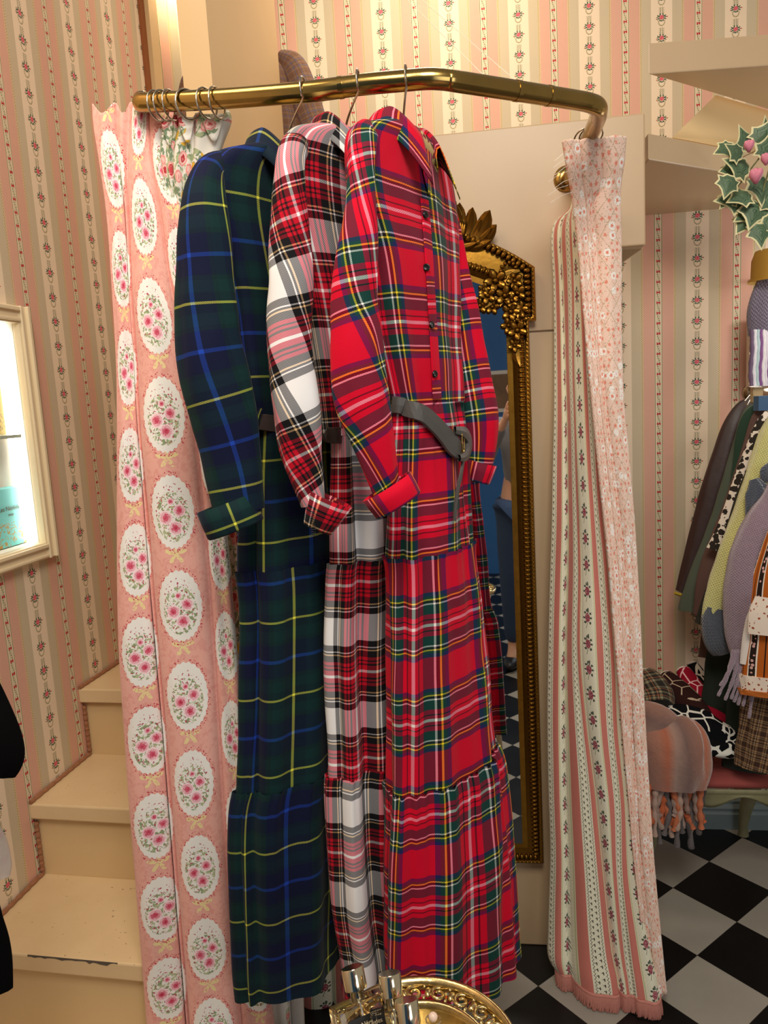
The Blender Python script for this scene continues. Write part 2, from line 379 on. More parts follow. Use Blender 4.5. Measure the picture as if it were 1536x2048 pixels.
PAINTS = plain('satin_stair_paint', 'DDC08F', .35, var=.07, scale=6, bmp=.04, bs=30)
def stairmat():
    g = M('chipped_stair_paint'); n = g.noise(5, g.obj(), 4, .6); col = g.mix(n, 'D2B487', 'E8CFA4')
    st = g.noise(90, g.obj(), 3); col = g.mix(g.gt(st, .72), col, 'A78B64')
    g.bump(n, .05, .01); return g.out(col, .36, spec=.5)
STAIR = stairmat()
BROWNT = plain('brown_cord_trim', 'A06C4A', .8, var=.3, scale=60, bmp=.3)
BRASS = plain('aged_brass', 'AE9052', .2, 1, var=.25, scale=25, bmp=.03, bs=60)
STEEL = plain('tarnished_steel', 'B8AFA0', .25, 1, var=.15)
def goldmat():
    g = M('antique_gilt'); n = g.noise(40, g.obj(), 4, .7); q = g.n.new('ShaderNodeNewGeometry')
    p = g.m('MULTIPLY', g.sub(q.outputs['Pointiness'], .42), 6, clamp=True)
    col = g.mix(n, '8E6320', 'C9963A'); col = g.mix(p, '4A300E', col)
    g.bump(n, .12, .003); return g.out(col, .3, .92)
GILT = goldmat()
def mirrormat():
    g = M('mirror_glass'); return g.out('E8ECEE', .015, 1)
MIRR = mirrormat()
def tiles():
    g = M('black_white_tiles'); u, v = g.uv()
    a = g.m('FLOOR', g.m('DIVIDE', u, .2)); b = g.m('FLOOR', g.m('DIVIDE', v, .2)); par = g.m('MODULO', g.add(g.add(a, b), 200), 2)
    n = g.noise(6, g.uvec, 5, .65)
    wcol = g.mix(n, '928D82', 'A8A398'); bcol = g.mix(n, '060607', '141415')
    col = g.mix(g.gt(par, .5), wcol, bcol)
    e = g.mx(g.absd(g.m('FRACT', g.m('DIVIDE', u, .2)), .5), g.absd(g.m('FRACT', g.m('DIVIDE', v, .2)), .5)); col = g.mix(g.gt(e, .497), col, '2E2C2A')
    return g.out(col, g.m('MULTIPLY_ADD', n, .2, .28), spec=.4)
TILES = tiles()
def knit(name, a, b, sc=.006, fuzz=.8):
    g = M(name); u, v = g.uv()
    st = g.mul(g.sin(u, 2 * PI / sc), g.sin(g.add(v, g.m('PINGPONG', u, sc / 2)), 2 * PI / sc)); n = g.noise(120, g.uvec, 4, .7)
    col = g.mix(g.m('MULTIPLY_ADD', st, .25, g.mul(n, .8)), a, b); g.bump(g.add(st, n), .6, .003); return g.out(col, .95, spec=.1, sheen=fuzz)
def spots(name, base, spot, scale, th, c3=None):
    g = M(name); u, v = g.uv(); d, c, p = g.vor(scale, g.uvec); n = g.noise(scale * 3, g.uvec, 2); q = g.m('MULTIPLY_ADD', n, .5, d)
    col = g.mix(g.lt(q, th), base, spot)
    if c3: col = g.mix(g.lt(q, th * .62), col, c3)
    return g.out(col, .8, spec=.2)
def paisley():
    g = M('orange_paisley'); u, v = g.uv(); x = g.m('MODULO', g.add(u, 5.0), .05); n = g.noise(130, g.uvec, 2)
    dots = g.vor(90, g.uvec, .5)[0]
    col = g.ramp(g.m('DIVIDE', x, .05), [(0, 'B55E1C'), (.26, 'EFE3D2'), (.32, '2A1C16'), (.62, 'EFE3D2'), (.68, 'B55E1C'), (.94, '2A1C16')])
    dk = g.mul(g.gt(x, .016), g.lt(x, .031)); col = g.mix(g.mul(dk, g.lt(dots, .35)), col, 'D8A8A0')
    return g.out(col, .8, spec=.2)
def cameo(name, base, line, scale=20, th=.035):
    g = M(name); d = g.vor(scale, g.obj(), 1, 'DISTANCE_TO_EDGE')[0]; n = g.noise(7, g.obj(), 2)
    col = g.mix(g.mul(g.lt(d, th), g.gt(n, .5)), base, line); return g.out(col, .9, spec=.15)
SATIN = plain('pink_fringe_yarn', 'C98476', .8, var=.2, scale=200, bmp=.3, bs=900)
def leather(n, c): return plain(n, c, .42, bmp=.08, bs=250)
# ================================================================ room
A11 = rad(11); LX = Vector((math.cos(A11), -math.sin(A11), 0)); LY = Vector((math.sin(A11), math.cos(A11), 0)); LD = -1.23
def LP(s, z, off=0): return LX * (LD + off) + LY * s + Vector((0, 0, z))
A8 = rad(8); WX = Vector((math.cos(A8), -math.sin(A8), 0)); WN = Vector((math.sin(A8), math.cos(A8), 0)); UP = Vector((0, 0, 1))
LOW0 = Vector((1.049, 2.434, 0)); UP0 = LOW0 * 1.11; PAN0 = Vector((.35, 1.905, 0))
def WP(t, z, P0, off=0):   # point t metres along a back-parallel plane
    n = P0.dot(WN); return WX * t + WN * (n + off) + UP * z
def uvq(P, ax, u0=0): return [((p.dot(ax) - u0), p.z) for p in P]
# floor with rotated tiles
fa = math.atan2(.119, .163); e2 = Vector((math.cos(fa), math.sin(fa), 0)); e1 = Vector((e2.y, -e2.x, 0)); O = Vector((.937, 1.951, 0))
fv = [Vector(p) for p in ((-1.6, -2.6, 0), (2.3, -2.6, 0), (2.3, 3.1, 0), (-1.6, 3.1, 0))]
SC = .2 / .2015
make('floor', fv, [(0, 1, 2, 3)], TILES, uv=[((p - O).dot(e1) * SC, (p - O).dot(e2) * SC) for p in fv], smooth=False, kind='structure')
# back walls. rose column positions taken from the photo
def wall(name, P0, t0, t1, z0, z1, u0, th=.08):
    P = [WP(t0, z0, P0), WP(t1, z0, P0), WP(t1, z1, P0), WP(t0, z1, P0)]
    Q = [p + WN * th for p in P]; uv = uvq(P, WX, u0); uv2 = uvq(Q, WX, u0)
    return make(name, P + Q, [(0, 1, 2, 3), (7, 6, 5, 4), (0, 4, 5, 1), (1, 5, 6, 2), (2, 6, 7, 3), (3, 7, 4, 0)], WALLP, uv=uv + uv2, smooth=False, kind='structure')
tl = onplane(1394, 700, LOW0, WN).dot(WX); tu = onplane(1180, 150, UP0, WN).dot(WX)
zs = onplane(1400, 405, LOW0, WN).z
wall('wall_back', LOW0, -.9, 2.3, 0, zs, tl)
wall('wall_upper', UP0, -1.25, 2.3, zs - .3, 3.15, tu)
make('trim_1', *(lambda b: (b.v, b.f))(MB().box(WP(1.2, zs - .004, LOW0, -.006), (2.0, .012, .014), WX, WN, UP)), BROWNT, smooth=False, kind='structure')
# baseboard of the recess
bb = MB()
prof = [(0, 0), (.022, 0), (.022, .055), (.016, .065), (.019, .075), (.010, .088), (.010, .098), (0, .104)]
P = [[WP(t, z, LOW0, -d) for d, z in prof] for t in (.45, 2.2)]
bb.grid(P); bb.build('baseboard_back', plain('grey_blue_skirting', '8FA0A0', .5, var=.1), kind='structure')
# left wall with the niche opening
sNB = onplane(78, 1085, LX * LD, LX).dot(LY); zNB = onplane(78, 1085, LX * LD + EYE * 0, LX).z; zNT = onplane(27, 648, LX * LD, LX).z
sN0 = sNB - .62
S0, S1, Z1 = -.6, onplane(275, 0, LX * LD, LX).dot(LY), 3.15
su = onplane(137, 50, LX * LD, LX).dot(LY)
def lw(s, z, o=0): return LP(s, z, o)
mb = MB()
for a, b, c, d in ((S0, sN0, 0, Z1), (sNB, S1, 0, Z1), (sN0, sNB, 0, zNB), (sN0, sNB, zNT, Z1)):
    P = [lw(a, c), lw(b, c), lw(b, d), lw(a, d)]; mb.add(P, [(0, 1, 2, 3)], [((p.dot(LY) - su) * 1.05, p.z) for p in P])
P = [lw(S1, 0), lw(S1, 0, -.1), lw(S1, Z1, -.1), lw(S1, Z1)]; mb.add(P, [(0, 1, 2, 3)], uvq(P, LX))
mb.build('wall_left', wallpaper('rose_stripe_wallpaper_side'), kind='structure')
# corner post / casing at far end of the left wall
b = MB().box(LP(S1 + .012, 1.6, -.005), (.03, .03, 3.1), LX, LY, UP); b.build('trim_2', plain('brown_corner_bead', '8E4F22', .5), kind='structure')
b = MB().box(LP(S1 + .055, 1.6, .0), (.05, .06, 3.1), LX, LY, UP); b.build('trim_3', PAINTS, kind='structure')
# partition post between stairs and changing corner
c0 = aty(428, 205, 1.80); c1p = onplane(566, 250, c0, LX); dep = (c1p - c0).dot(LY); wd = .068
pp = [c0 - LX * wd, c0, c0 + LY * dep, c0 + LY * dep - LX * wd]
MB().prism([Vector((p.x, p.y, 0)) for p in pp], (0, 0, 3.15)).build('wall_partition', plain('tan_partition_paint', 'CDAE80', .4, var=.06, scale=3), kind='structure')
# panel (stair side) the mirror hangs on
n0 = PAN0.dot(WN)
def PP(x, y): return onplane(x, y, PAN0, WN)
pTL, pTR, pBR = PP(860, 273), PP(1290, 222), PP(1294, 490)
ztop = (pTL.z + pTR.z) / 2; tR = pTR.dot(WX); tL = (c0 + LY * .06).dot(WX)
tU = PP(1215, 700).dot(WX); zU = pBR.z
pv = [WP(tL, 0, PAN0), WP(tU, 0, PAN0), WP(tU, zU - .0, PAN0), WP(tR, zU, PAN0), WP(tR, ztop, PAN0), WP(tL, ztop, PAN0)]
b = MB().prism(pv, WN * .05); o = b.build('wall_panel', PAINT, kind='structure'); bevel(o, .004)
zseam = PP(1090, 661).z
MB().box(WP((tL + tU) / 2, zseam, PAN0, -.001), (tU - tL, .003, .003), WX, WN, UP).build('trim_4', plain('seam_shadow_gap', '6E563C', .8), kind='structure')
# underside of the landing behind the panel
un = [WP(tU - .1, zU + .0, PAN0, .05), WP(tR, zU, PAN0, .05), WP(tR, zU, PAN0, .10), WP(tU - .1, zU - .10, PAN0, .35)]
MB().prism(un, UP * .05).build('trim_5', PAINT, kind='structure')
# winder treads seen from below at the right
f1 = aty(1296, 266, 1.875); f2 = atz(1480, 301, f1.z); hh = f1.z - aty(1296, 319, 1.875).z
dirf = (f2 - f1); dirf.z = 0; g2 = f1 + dirf * 2.1
wl = WP(tR - .02, f1.z, LOW0, .02); wr = WP(g2.dot(WX) + .25, f1.z, LOW0, .02)
b = MB().prism([f1, g2, wr, wl], (0, 0, -hh)); o = b.build('stair_tread', PAINT, smooth=False); bevel(o, .003)
tagit(o, 'wedge-shaped cream stair tread seen from below, lower one of the two beside the panel', 'stair tread', 'winder stair treads overhead')
h1 = aty(1296, 86, 1.875); h1b = aty(1296, 149, 1.875); h2 = atz(1536, 68, h1.z); h2 = h1 + (h2 - h1) * 1.5
r2 = atz(1536, 219, h1b.z); r1 = atz(1345, 162, h1b.z); r3 = r1 + (r2 - r1) * 1.9
b = MB().prism([Vector((p.x, p.y, h1.z)) for p in (h1, h2, r3, r1)], (0, 0, h1b.z - h1.z)); o = b.build('stair_tread', PAINT, smooth=False); bevel(o, .003)
tagit(o, 'cream stair tread at the top right corner, higher than the wedge-shaped one', 'stair tread', 'winder stair treads overhead')
k1, k2 = aty(1432, 190, 2.06), aty(1345, 275, 1.98); k3 = k2 + (g2 - f1) * 1.4; k4 = k1 + (r3 - r1) * 1.2
k3.z = k2.z
o = MB().prism([k1, k2, k3, k4], WN * .03).build('stair_riser', plain('warm_cream_soffit', 'EED09A', .45, var=.04), smooth=False)
tagit(o, 'sloping cream riser board between the two overhead stair treads', 'riser')
# staircase at the left: one thing, each tread and riser a part
st = thing('staircase', 'cream painted wooden staircase with chipped nosing climbing along the left wall', 'staircase', LP(1.3, 0, .4))
fr = [(.197, 1.035), (.394, 1.285), (.591, 1.535), (.788, 1.785), (.985, 2.035)]
WS = .50
for k, (z, s) in enumerate(fr):
    nxt = fr[k + 1][1] if k < 4 else s + .3
    t = MB().box(LP((s + nxt + .02) / 2, z - .02, WS / 2), (WS, nxt + .02 - s, .040), LX, LY, UP).build('tread', STAIR, st, smooth=False); bevel(t, .004, 2)
    t = MB().box(LP(s + .028, z - .12, WS / 2), (WS, .02, .157), LX, LY, UP).build('riser', PAINTS, st, smooth=False)
    t = MB().box(LP(s + .016, z - .0425, WS / 2), (WS, .006, .005), LX, LY, UP).build('nosing_strip', BROWNT, st, smooth=False)
rnd = random.Random(4); up_ = []; dn_ = []
for i in range(27):
    q = .15 + .21 * i / 26; h_ = (.0025 + rnd.random() * .007) * (1 if i % 9 < 6 else .35); up_.append(LP(1.2846, .394 + .0004, q)); dn_.append(LP(1.2846, .394 - h_, q))
ch = MB().prism(up_ + dn_[::-1], LY * .001)
ch.build('chipped_patch', plain('bare_grey_wood', '5C5348', .9), st, label='bare grey patch where the paint is chipped')
co = MB()
for k, (z, s) in enumerate(fr):
    nxt = fr[k + 1][1] if k < 4 else s + .3
    pth = [LP(s, z + .004, .006), LP(nxt + .012, z + .004, .006), LP(nxt + .012, z + .15, .006)]
    n = 26; dense = []
    for a, c in zip(pth, pth[1:]): dense += [a + (c - a) * (i / n) for i in range(n)]
    co.tube(dense, [.0055 + .0012 * math.sin(i * 2.3) for i in range(len(dense))], 7)
co.build('cord', BROWNT, st, label='brown cord along the wall edge')
# ---- lit display case set in the left wall
dc = thing('display_case', 'cream framed lit display case let into the striped wall at the left edge', 'display case', LP(sNB, zNB, 0))
DEP = .13; CR_ = plain('cream_moulding', 'EBD9B4', .4)
b = MB()
P = lambda s, z, o: LP(s, z, o)
def quad(mb, pts, ax): mb.add(pts, [(0, 1, 2, 3)], uvq(pts, ax, su))
quad(b, [P(sN0, zNB, -DEP), P(sNB, zNB, -DEP), P(sNB, zNT, -DEP), P(sN0, zNT, -DEP)], LY); b.build('back_panel', WALLP, dc)
b = MB(); quad(b, [P(sNB, zNB, 0), P(sNB, zNB, -DEP), P(sNB, zNT, -DEP), P(sNB, zNT, 0)], LX); quad(b, [P(sN0, zNB, 0), P(sN0, zNB, -DEP), P(sN0, zNT, -DEP), P(sN0, zNT, 0)], LX)
quad(b, [P(sN0, zNT, 0), P(sNB, zNT, 0), P(sNB, zNT, -DEP), P(sN0, zNT, -DEP)], LX); quad(b, [P(sN0, zNB, 0), P(sNB, zNB, 0), P(sNB, zNB, -DEP), P(sN0, zNB, -DEP)], LX)
b.build('lining', plain('white_case_lining', 'F4EEE2', .5), dc)
b = MB()
fw = .042
for (s, z, ls, lz) in ((sNB + fw / 2, (zNB + zNT) / 2, fw, zNT - zNB + 2 * fw), (sN0 - fw / 2, (zNB + zNT) / 2, fw, zNT - zNB + 2 * fw), ((sN0 + sNB) / 2, zNB - fw / 2, sNB - sN0, fw), ((sN0 + sNB) / 2, zNT + fw / 2, sNB - sN0, fw)):
    b.box(LP(s, z, .010), (.02, ls, lz), LX, LY, UP)
    vert = lz > ls
    for q, w_, hgt in ((.3, .010, .028), (-.3, .008, .026)):
        b.box(LP(s + (q * fw if vert else 0), z + (0 if vert else q * fw), hgt / 2), (hgt, w_ if vert else ls, lz if vert else w_), LX, LY, UP)
o = b.build('frame', CR_, dc, smooth=False); bevel(o, .002)
led = M('led_strip_light'); led.b.inputs['Emission Color'].default_value = (1, .95, .85, 1); led.b.inputs['Emission Strength'].default_value = 7; LED = led.out('FFFFFF', .5)
MB().box(LP(sNB - .006, (zNB + zNT) / 2, -.03), (.03, .006, zNT - zNB - .02), LX, LY, UP).build('light_strip', LED, dc, smooth=False)
zsh = onplane(25, 872, LX * (LD - .06), LX).z
gl = M('clear_shelf_glass'); gl.b.inputs['Transmission Weight'].default_value = .8; GLS = gl.out('E4F2EC', .08)
MB().box(LP((sN0 + sNB) / 2, zsh, -DEP / 2), (DEP - .01, sNB - sN0 - .02, .008), LX, LY, UP).build('shelf', GLS, dc, smooth=False)
def sprigbox(name, px, ytop, zb, wdt, col, gold, lab, off):
    g = M(name + '_card'); u, v = g.uv(); n = g.noise(38, g.uvec, 3, .6, 1.2)
    br = g.mul(g.lt(g.absd(n, .5), .022), g.lt(v, .06)); fl = g.mul(g.lt(g.vor(30, g.uvec)[0], .22), g.lt(v, .05))
    m = g.out(g.mix(g.mx(br, fl), col, gold), .4)
    R = onplane(px, 1000, LX * (LD + off), LX).dot(LY)
    zt = onplane(max(px - 20, 0), ytop, LX * (LD + off), LX).z
    b = MB(); c = LP(R - wdt / 2, (zb + zt) / 2, off - .02)
    b.box(c, (.04, wdt, zt - zb), LX, LY, UP); b.uv = [((p.dot(LY)), p.z - zb) for p in b.v]
    o = b.build('gift_box', m, smooth=False); bevel(o, .0015); return tagit(o, lab, 'box', 'boxes in the lit display case'), LP(R - wdt / 2, zb + (zt - zb) * .62, off + .0012), c
o1, tp, _ = sprigbox('turquoise', 60, 972, zNB + .002, .16, '6FCFCF', 'B08A3A', 'turquoise box with gold flower sprigs on the case floor', -.035)
o2, _, _ = sprigbox('golden', 30, 744, zsh + .006, .15, 'C9AC48', '8A6C20', 'gold box with dark gold sprigs on the glass shelf', -.035)
def text(name, s, size, mat, loc, rx, ry, rz, parent, ext=.0002):
    cu = bpy.data.curves.new(name, 'FONT'); cu.body = s; cu.size = size; cu.align_x = 'CENTER'; cu.extrude = ext
    o = bpy.data.objects.new(name, cu); COL.objects.link(o)
    M4 = Matrix((rx, ry, rz)).transposed().to_4x4(); o.matrix_world = Matrix.Translation(loc - (parent_world(parent) if parent else Vector())) @ M4
    cu.materials.append(mat)
    dg = bpy.context.evaluated_depsgraph_get(); me = bpy.data.meshes.new_from_object(o.evaluated_get(dg)); mw = o.matrix_world.copy(); bpy.data.objects.remove(o)
    o = bpy.data.objects.new(name, me); COL.objects.link(o); o.matrix_world = mw
    if not me.materials: me.materials.append(mat)
    if parent: o.parent = parent; o.matrix_parent_inverse = Matrix.Identity(4); o.matrix_basis = mw
    return o
INK = plain('bronze_print', '6B5A3A', .4)
# wall faces +LX; readable axis for a viewer looking along -LX: right = +LY
text('lettering', 'Les Néréides', .016, INK, tp, LY, UP, LX, o1)
text('lettering', 'PARIS', .008, INK, tp - UP * .014, LY, UP, LX, o1)
# ================================================================ brass rail
railpts = [(aty(388, 330, 1.80)), aty(300, 215, 1.50), aty(284, 206, 1.44), aty(300, 205, 1.42), aty(420, 199, 1.385), aty(612, 184, 1.34), aty(718, 170, 1.325), aty(812, 161, 1.315)]
bend = [aty(850, 158, 1.31), aty(872, 158, 1.31), aty(895, 160, 1.313), aty(920, 164, 1.32)]
railr = [aty(1035, 182, 1.37), aty(1150, 200, 1.425), aty(1180, 206, 1.44), aty(1195, 213, 1.455), aty(1197, 226, 1.49), aty(1190, 250, 1.56), aty(1150, 335, 1.80), PP(1133, 362)]
def smoothpath(pts, n): return [Vector(r) for r in resample([tuple(p) for p in pts], n)]
rp = smoothpath(railpts + bend + railr, 150)
rail = thing('curtain_rail', 'thick angled brass curtain rail running across the top of the corner', 'curtain rail', rp[60])
MB().tube(rp, .0163, 20).build('tube', BRASS, rail, True)
def near_on(x):  # point of rail nearest to an image column
    best = None
    for p in rp[20:130]:
        d = p - EYE; px = 768 + F * d.dot(CR) / d.dot(CF)
        if best is None or abs(px - x) < best[0]: best = (abs(px - x), p)
    return best[1]
def rdir(p):
    i = min(range(len(rp)), key=lambda k: (rp[k] - p).length); return (rp[min(i + 1, 149)] - rp[max(i - 1, 0)]).normalized()
for x in (686, 1033, 1100):
    p = near_on(x); d = rdir(p); MB().tube([p - d * .004, p + d * .004], .0171, 20).build('joint_ring', BRASS, rail, True)
q = PP(1133, 358); MB().lathe(q - WN * .001, [(0, -.012), (.012, -.013), (.024, -.010), (.030, -.004), (.030, 0)], 28, WN, WX).build('wall_flange', BRASS, rail, True)
q = railpts[0]; MB().lathe(q, [(0, -.01), (.024, -.008), (.028, 0)], 24, LY, LX).build('wall_flange', BRASS, rail, True)
# ---------------- rings
def ring(x, tilt, lab):
    p = near_on(x); d = rdir(p); mb = MB(); pts = []
    up = Vector((0, 0, 1)); sd = d.cross(up).normalized(); d2 = (d + sd * tilt).normalized()
    c = p - up * .006
    s2 = d2.cross(up).normalized()
    for k in range(33):
        a = 2 * PI * k / 32; pts.append(c + (s2 * math.cos(a) + up * math.sin(a)) * .0245)
    o = mb.tube(pts, .0017, 8, False).build('curtain_ring', STEEL, None, True)
    return tagit(o, lab, 'ring', 'steel rings on the brass rail')
for x, t, l in ((312, .2, 'first steel ring from the left end of the brass rail'), (325, .25, 'second steel ring from the left end of the brass rail'), (348, .1, 'third steel ring from the left end of the brass rail'), (368, .5, 'fourth steel ring from the left end of the brass rail, tilted'), (375, .6, 'fifth steel ring from the left end of the brass rail, tilted'), (416, .3, 'left one of the two rings nearest the navy dress'), (424, .1, 'right one of the two rings nearest the navy dress')): ring(x, t, l)
# rings at right end
for k, (x, y) in enumerate(((1172, 275), (1182, 272))):
    c = aty(x, y, 1.64); pts = [c + (Vector((1, 0, 0)) * math.cos(2 * PI * i / 32) * .9 + (UP * .45 + Vector((0, -.9, 0))) * math.sin(2 * PI * i / 32)) * .026 for i in range(33)]
    o = MB().tube(pts, .0017, 8, False).build('curtain_ring', STEEL, None, True)
    tagit(o, ('upper' if k else 'lower') + ' steel ring on the short return of the brass rail above the floral lining', 'ring', 'steel rings on the brass rail')
# ================================================================ left curtain: medallion chintz with rose lining
lc_ = thing('curtain', 'pink curtain with white rose medallions hanging at the left end of the rail', 'curtain', aty(320, 1200, 1.55))
rows = [  # y, depth, x0..x4
 (204, 1.470, 185, 232, 262, 300, 352), (250, 1.467, 188, 234, 262, 300, 350), (330, 1.460, 201, 240, 258, 306, 352), (420, 1.452, 213, 250, 260, 322, 368),
 (560, 1.44, 224, 258, 266, 342, 385), (700, 1.428, 232, 268, 276, 372, 412), (850, 1.415, 236, 276, 283, 392, 430), (1050, 1.41, 234, 292, 301, 412, 452),
 (1250, 1.41, 238, 308, 316, 428, 470), (1450, 1.41, 248, 326, 334, 440, 485), (1650, 1.41, 264, 342, 350, 452, 500), (1850, 1.41, 280, 358, 366, 468, 520), (2048, 1.41, 296, 374, 382, 486, 548), (2160, 1.41, 304, 384, 392, 494, 560)]
rolled('face_fabric', rows, [.095, .03, .14, .10], MEDAL, lc_, nper=18, nz=100, bul=.30, rip=.004, seed=5, u0=0, top=(.022, 1.0))
def flare(*a, **k): pass
# gathered heading: open cylinders of fabric standing up at the rings
lin_rows = [(226, 1.430, 318, 352, 396, 458), (250, 1.434, 326, 358, 392, 462), (300, 1.440, 322, 350, 388, 444), (360, 1.448, 330, 350, 384, 432), (450, 1.460, 345, 362, 392, 430), (700, 1.470, 380, 400, 425, 452), (1050, 1.470, 425, 448, 478, 505), (1300, 1.470, 440, 462, 494, 520), (1600, 1.470, 455, 478, 505, 540), (2048, 1.470, 500, 515, 545, 580)]
rolled('lining', lin_rows, [.05, .06, .06], ROSEL, lc_, top=(.055, 1.0), nper=14, nz=70, bul=.35, rip=.003, seed=8, label='cream lining with red roses')
# ---- second left panel: striped tapestry seen under the hems
rows = [(900, 1.72, 505, 560, 600, 650, 690), (1500, 1.73, 510, 565, 605, 660, 700), (1900, 1.74, 520, 570, 606, 664, 705), (2048, 1.75, 528, 574, 608, 668, 712), (2110, 1.76, 530, 576, 609, 669, 714)]
c2 = thing('striped_curtain', 'striped tapestry curtain showing below the hems of the navy and white dresses', 'curtain', aty(620, 1900, 1.7))
rolled('face_fabric', rows[:], [.06, .05, .07, .05], TAPE, c2, nper=12, nz=30, bul=.3, seed=9, u0=.11)
rows = [(1700, 1.66, 530, 575, 606), (1960, 1.66, 545, 580, 606), (2110, 1.66, 555, 588, 612)]
rolled('net_lining', rows, [.06, .05], plain('white_net', 'E9E2D8', .8, var=.1, scale=200, bmp=.4, bs=600), c2, nper=12, nz=20, bul=.4, seed=2, label='white net lining')
# ================================================================ right curtain
rc = thing('curtain', 'long striped tapestry curtain with pale floral lining and pink fringe at the right', 'curtain', aty(1200, 1200, 1.7))
rows = [(372, 1.82, 1137, 1146, 1150, 1152, 1156), (400, 1.80, 1132, 1144, 1150, 1153, 1158), (440, 1.79, 1104, 1122, 1144, 1160, 1172), (560, 1.78, 1106, 1124, 1148, 1168, 1184), (760, 1.76, 1108, 1130, 1150, 1178, 1196), (1000, 1.74, 1104, 1134, 1158, 1192, 1214), (1150, 1.73, 1100, 1132, 1162, 1205, 1228),
 (1300, 1.72, 1096, 1128, 1160, 1216, 1240), (1450, 1.71, 1094, 1128, 1172, 1222, 1250), (1600, 1.70, 1096, 1130, 1190, 1236, 1262), (1750, 1.69, 1100, 1134, 1204, 1240, 1275), (1900, 1.68, 1096, 1136, 1220, 1254, 1300), (1962, 1.67, 1096, 1138, 1232, 1262, 1312), (1994, 1.665, 1110, 1142, 1236, 1266, 1318)]
face = rolled('face_fabric', rows, [.085, .115, .115, .085], TAPE, rc, nper=16, nz=100, bul=.42, rip=.005, seed=12, u0=.045, dys=[.10, .075, .02, 0, 0])
rows2 = [(279, 1.60, 1124, 1160, 1200, 1252), (330, 1.62, 1132, 1162, 1202, 1248), (372, 1.64, 1140, 1165, 1200, 1242), (420, 1.66, 1146, 1172, 1184, 1241), (520, 1.68, 1158, 1178, 1196, 1243), (760, 1.69, 1178, 1196, 1206, 1245), (900, 1.69, 1192, 1210, 1222, 1256), (1100, 1.69, 1213, 1232, 1246, 1273), (1300, 1.68, 1230, 1246, 1258, 1283), (1500, 1.68, 1248, 1258, 1268, 1294), (1700, 1.67, 1266, 1270, 1280, 1306), (1850, 1.665, 1282, 1284, 1296, 1320), (1990, 1.66, 1302, 1304, 1314, 1334)]
rolled('lining', rows2, [.05, .045, .07], PALE, rc, nper=14, nz=100, bul=.28, rip=.003, seed=15, label='pale pink cotton lining sprigged with tiny flowers')
# fringe: follow the lower edge of the face
fr_ = MB(); rnd = random.Random(3)
me = face.data; C4 = 4 * 16 + 1; base = [face.data.vertices[i].co + parent_world(rc) for i in range(len(me.vertices) - C4, len(me.vertices))]
P = [[p + Vector((0, -.003, .009)) for p in base], [p + Vector((0, -.006, .004)) for p in base], [p + Vector((0, -.004, -.002)) for p in base]]
hd = MB().grid(P, [[(j * .01, i * .01) for j in range(C4)] for i in range(3)]).build('fringe_heading', SATIN, rc, True, label='pink braid above the fringe'); thick(hd, .002)
for j in range(C4 - 1):
    for k in range(5):
        a = base[j].lerp(base[j + 1], k / 5) + Vector((0, -.005, .002)); L = .034 + rnd.random() * .012; dx = (rnd.random() - .5) * .008
        fr_.tube([a, a + Vector((dx * .4, -.005, -L * .5)), a + Vector((dx, -.004 + rnd.random() * .006, -min(L, max(a.z - .004, .006))))], [.0022, .0020, .0013], 5, False)
o = fr_.build('fringe', SATIN, rc, True, label='pink yarn fringe'); o['kind'] = 'stuff'
# plastic tag threads beside the heading
rnd = random.Random(11)
for k in range(7):
    a = aty(1140 + rnd.randint(-8, 8), 300 + k * 14, 1.62); b = aty(1092 + rnd.randint(0, 26), 322 + k * 14, 1.60)
    o = MB().tube([a, a.lerp(b, .5) + UP * .004, b], .0004, 5).build('tag_thread', plain('white_nylon', 'F4F0E6', .4), None)
    tagit(o, 'fine white nylon thread sticking out beside the floral lining', 'thread', 'nylon threads beside the right curtain')
for (a, b, lab) in (((805, -10), (968, 148), 'left one of two fine white lines rising from the rail'), ((832, -10), (1028, 166), 'right one of two fine white lines rising from the rail')):
    p = near_on(b[0]) + UP * .015; q = aty(a[0], a[1], 1.75)
    o = MB().tube([p, q], .0007, 5).build('suspension_line', plain('white_line', 'EADFC8', .5), None); tagit(o, lab, 'line')
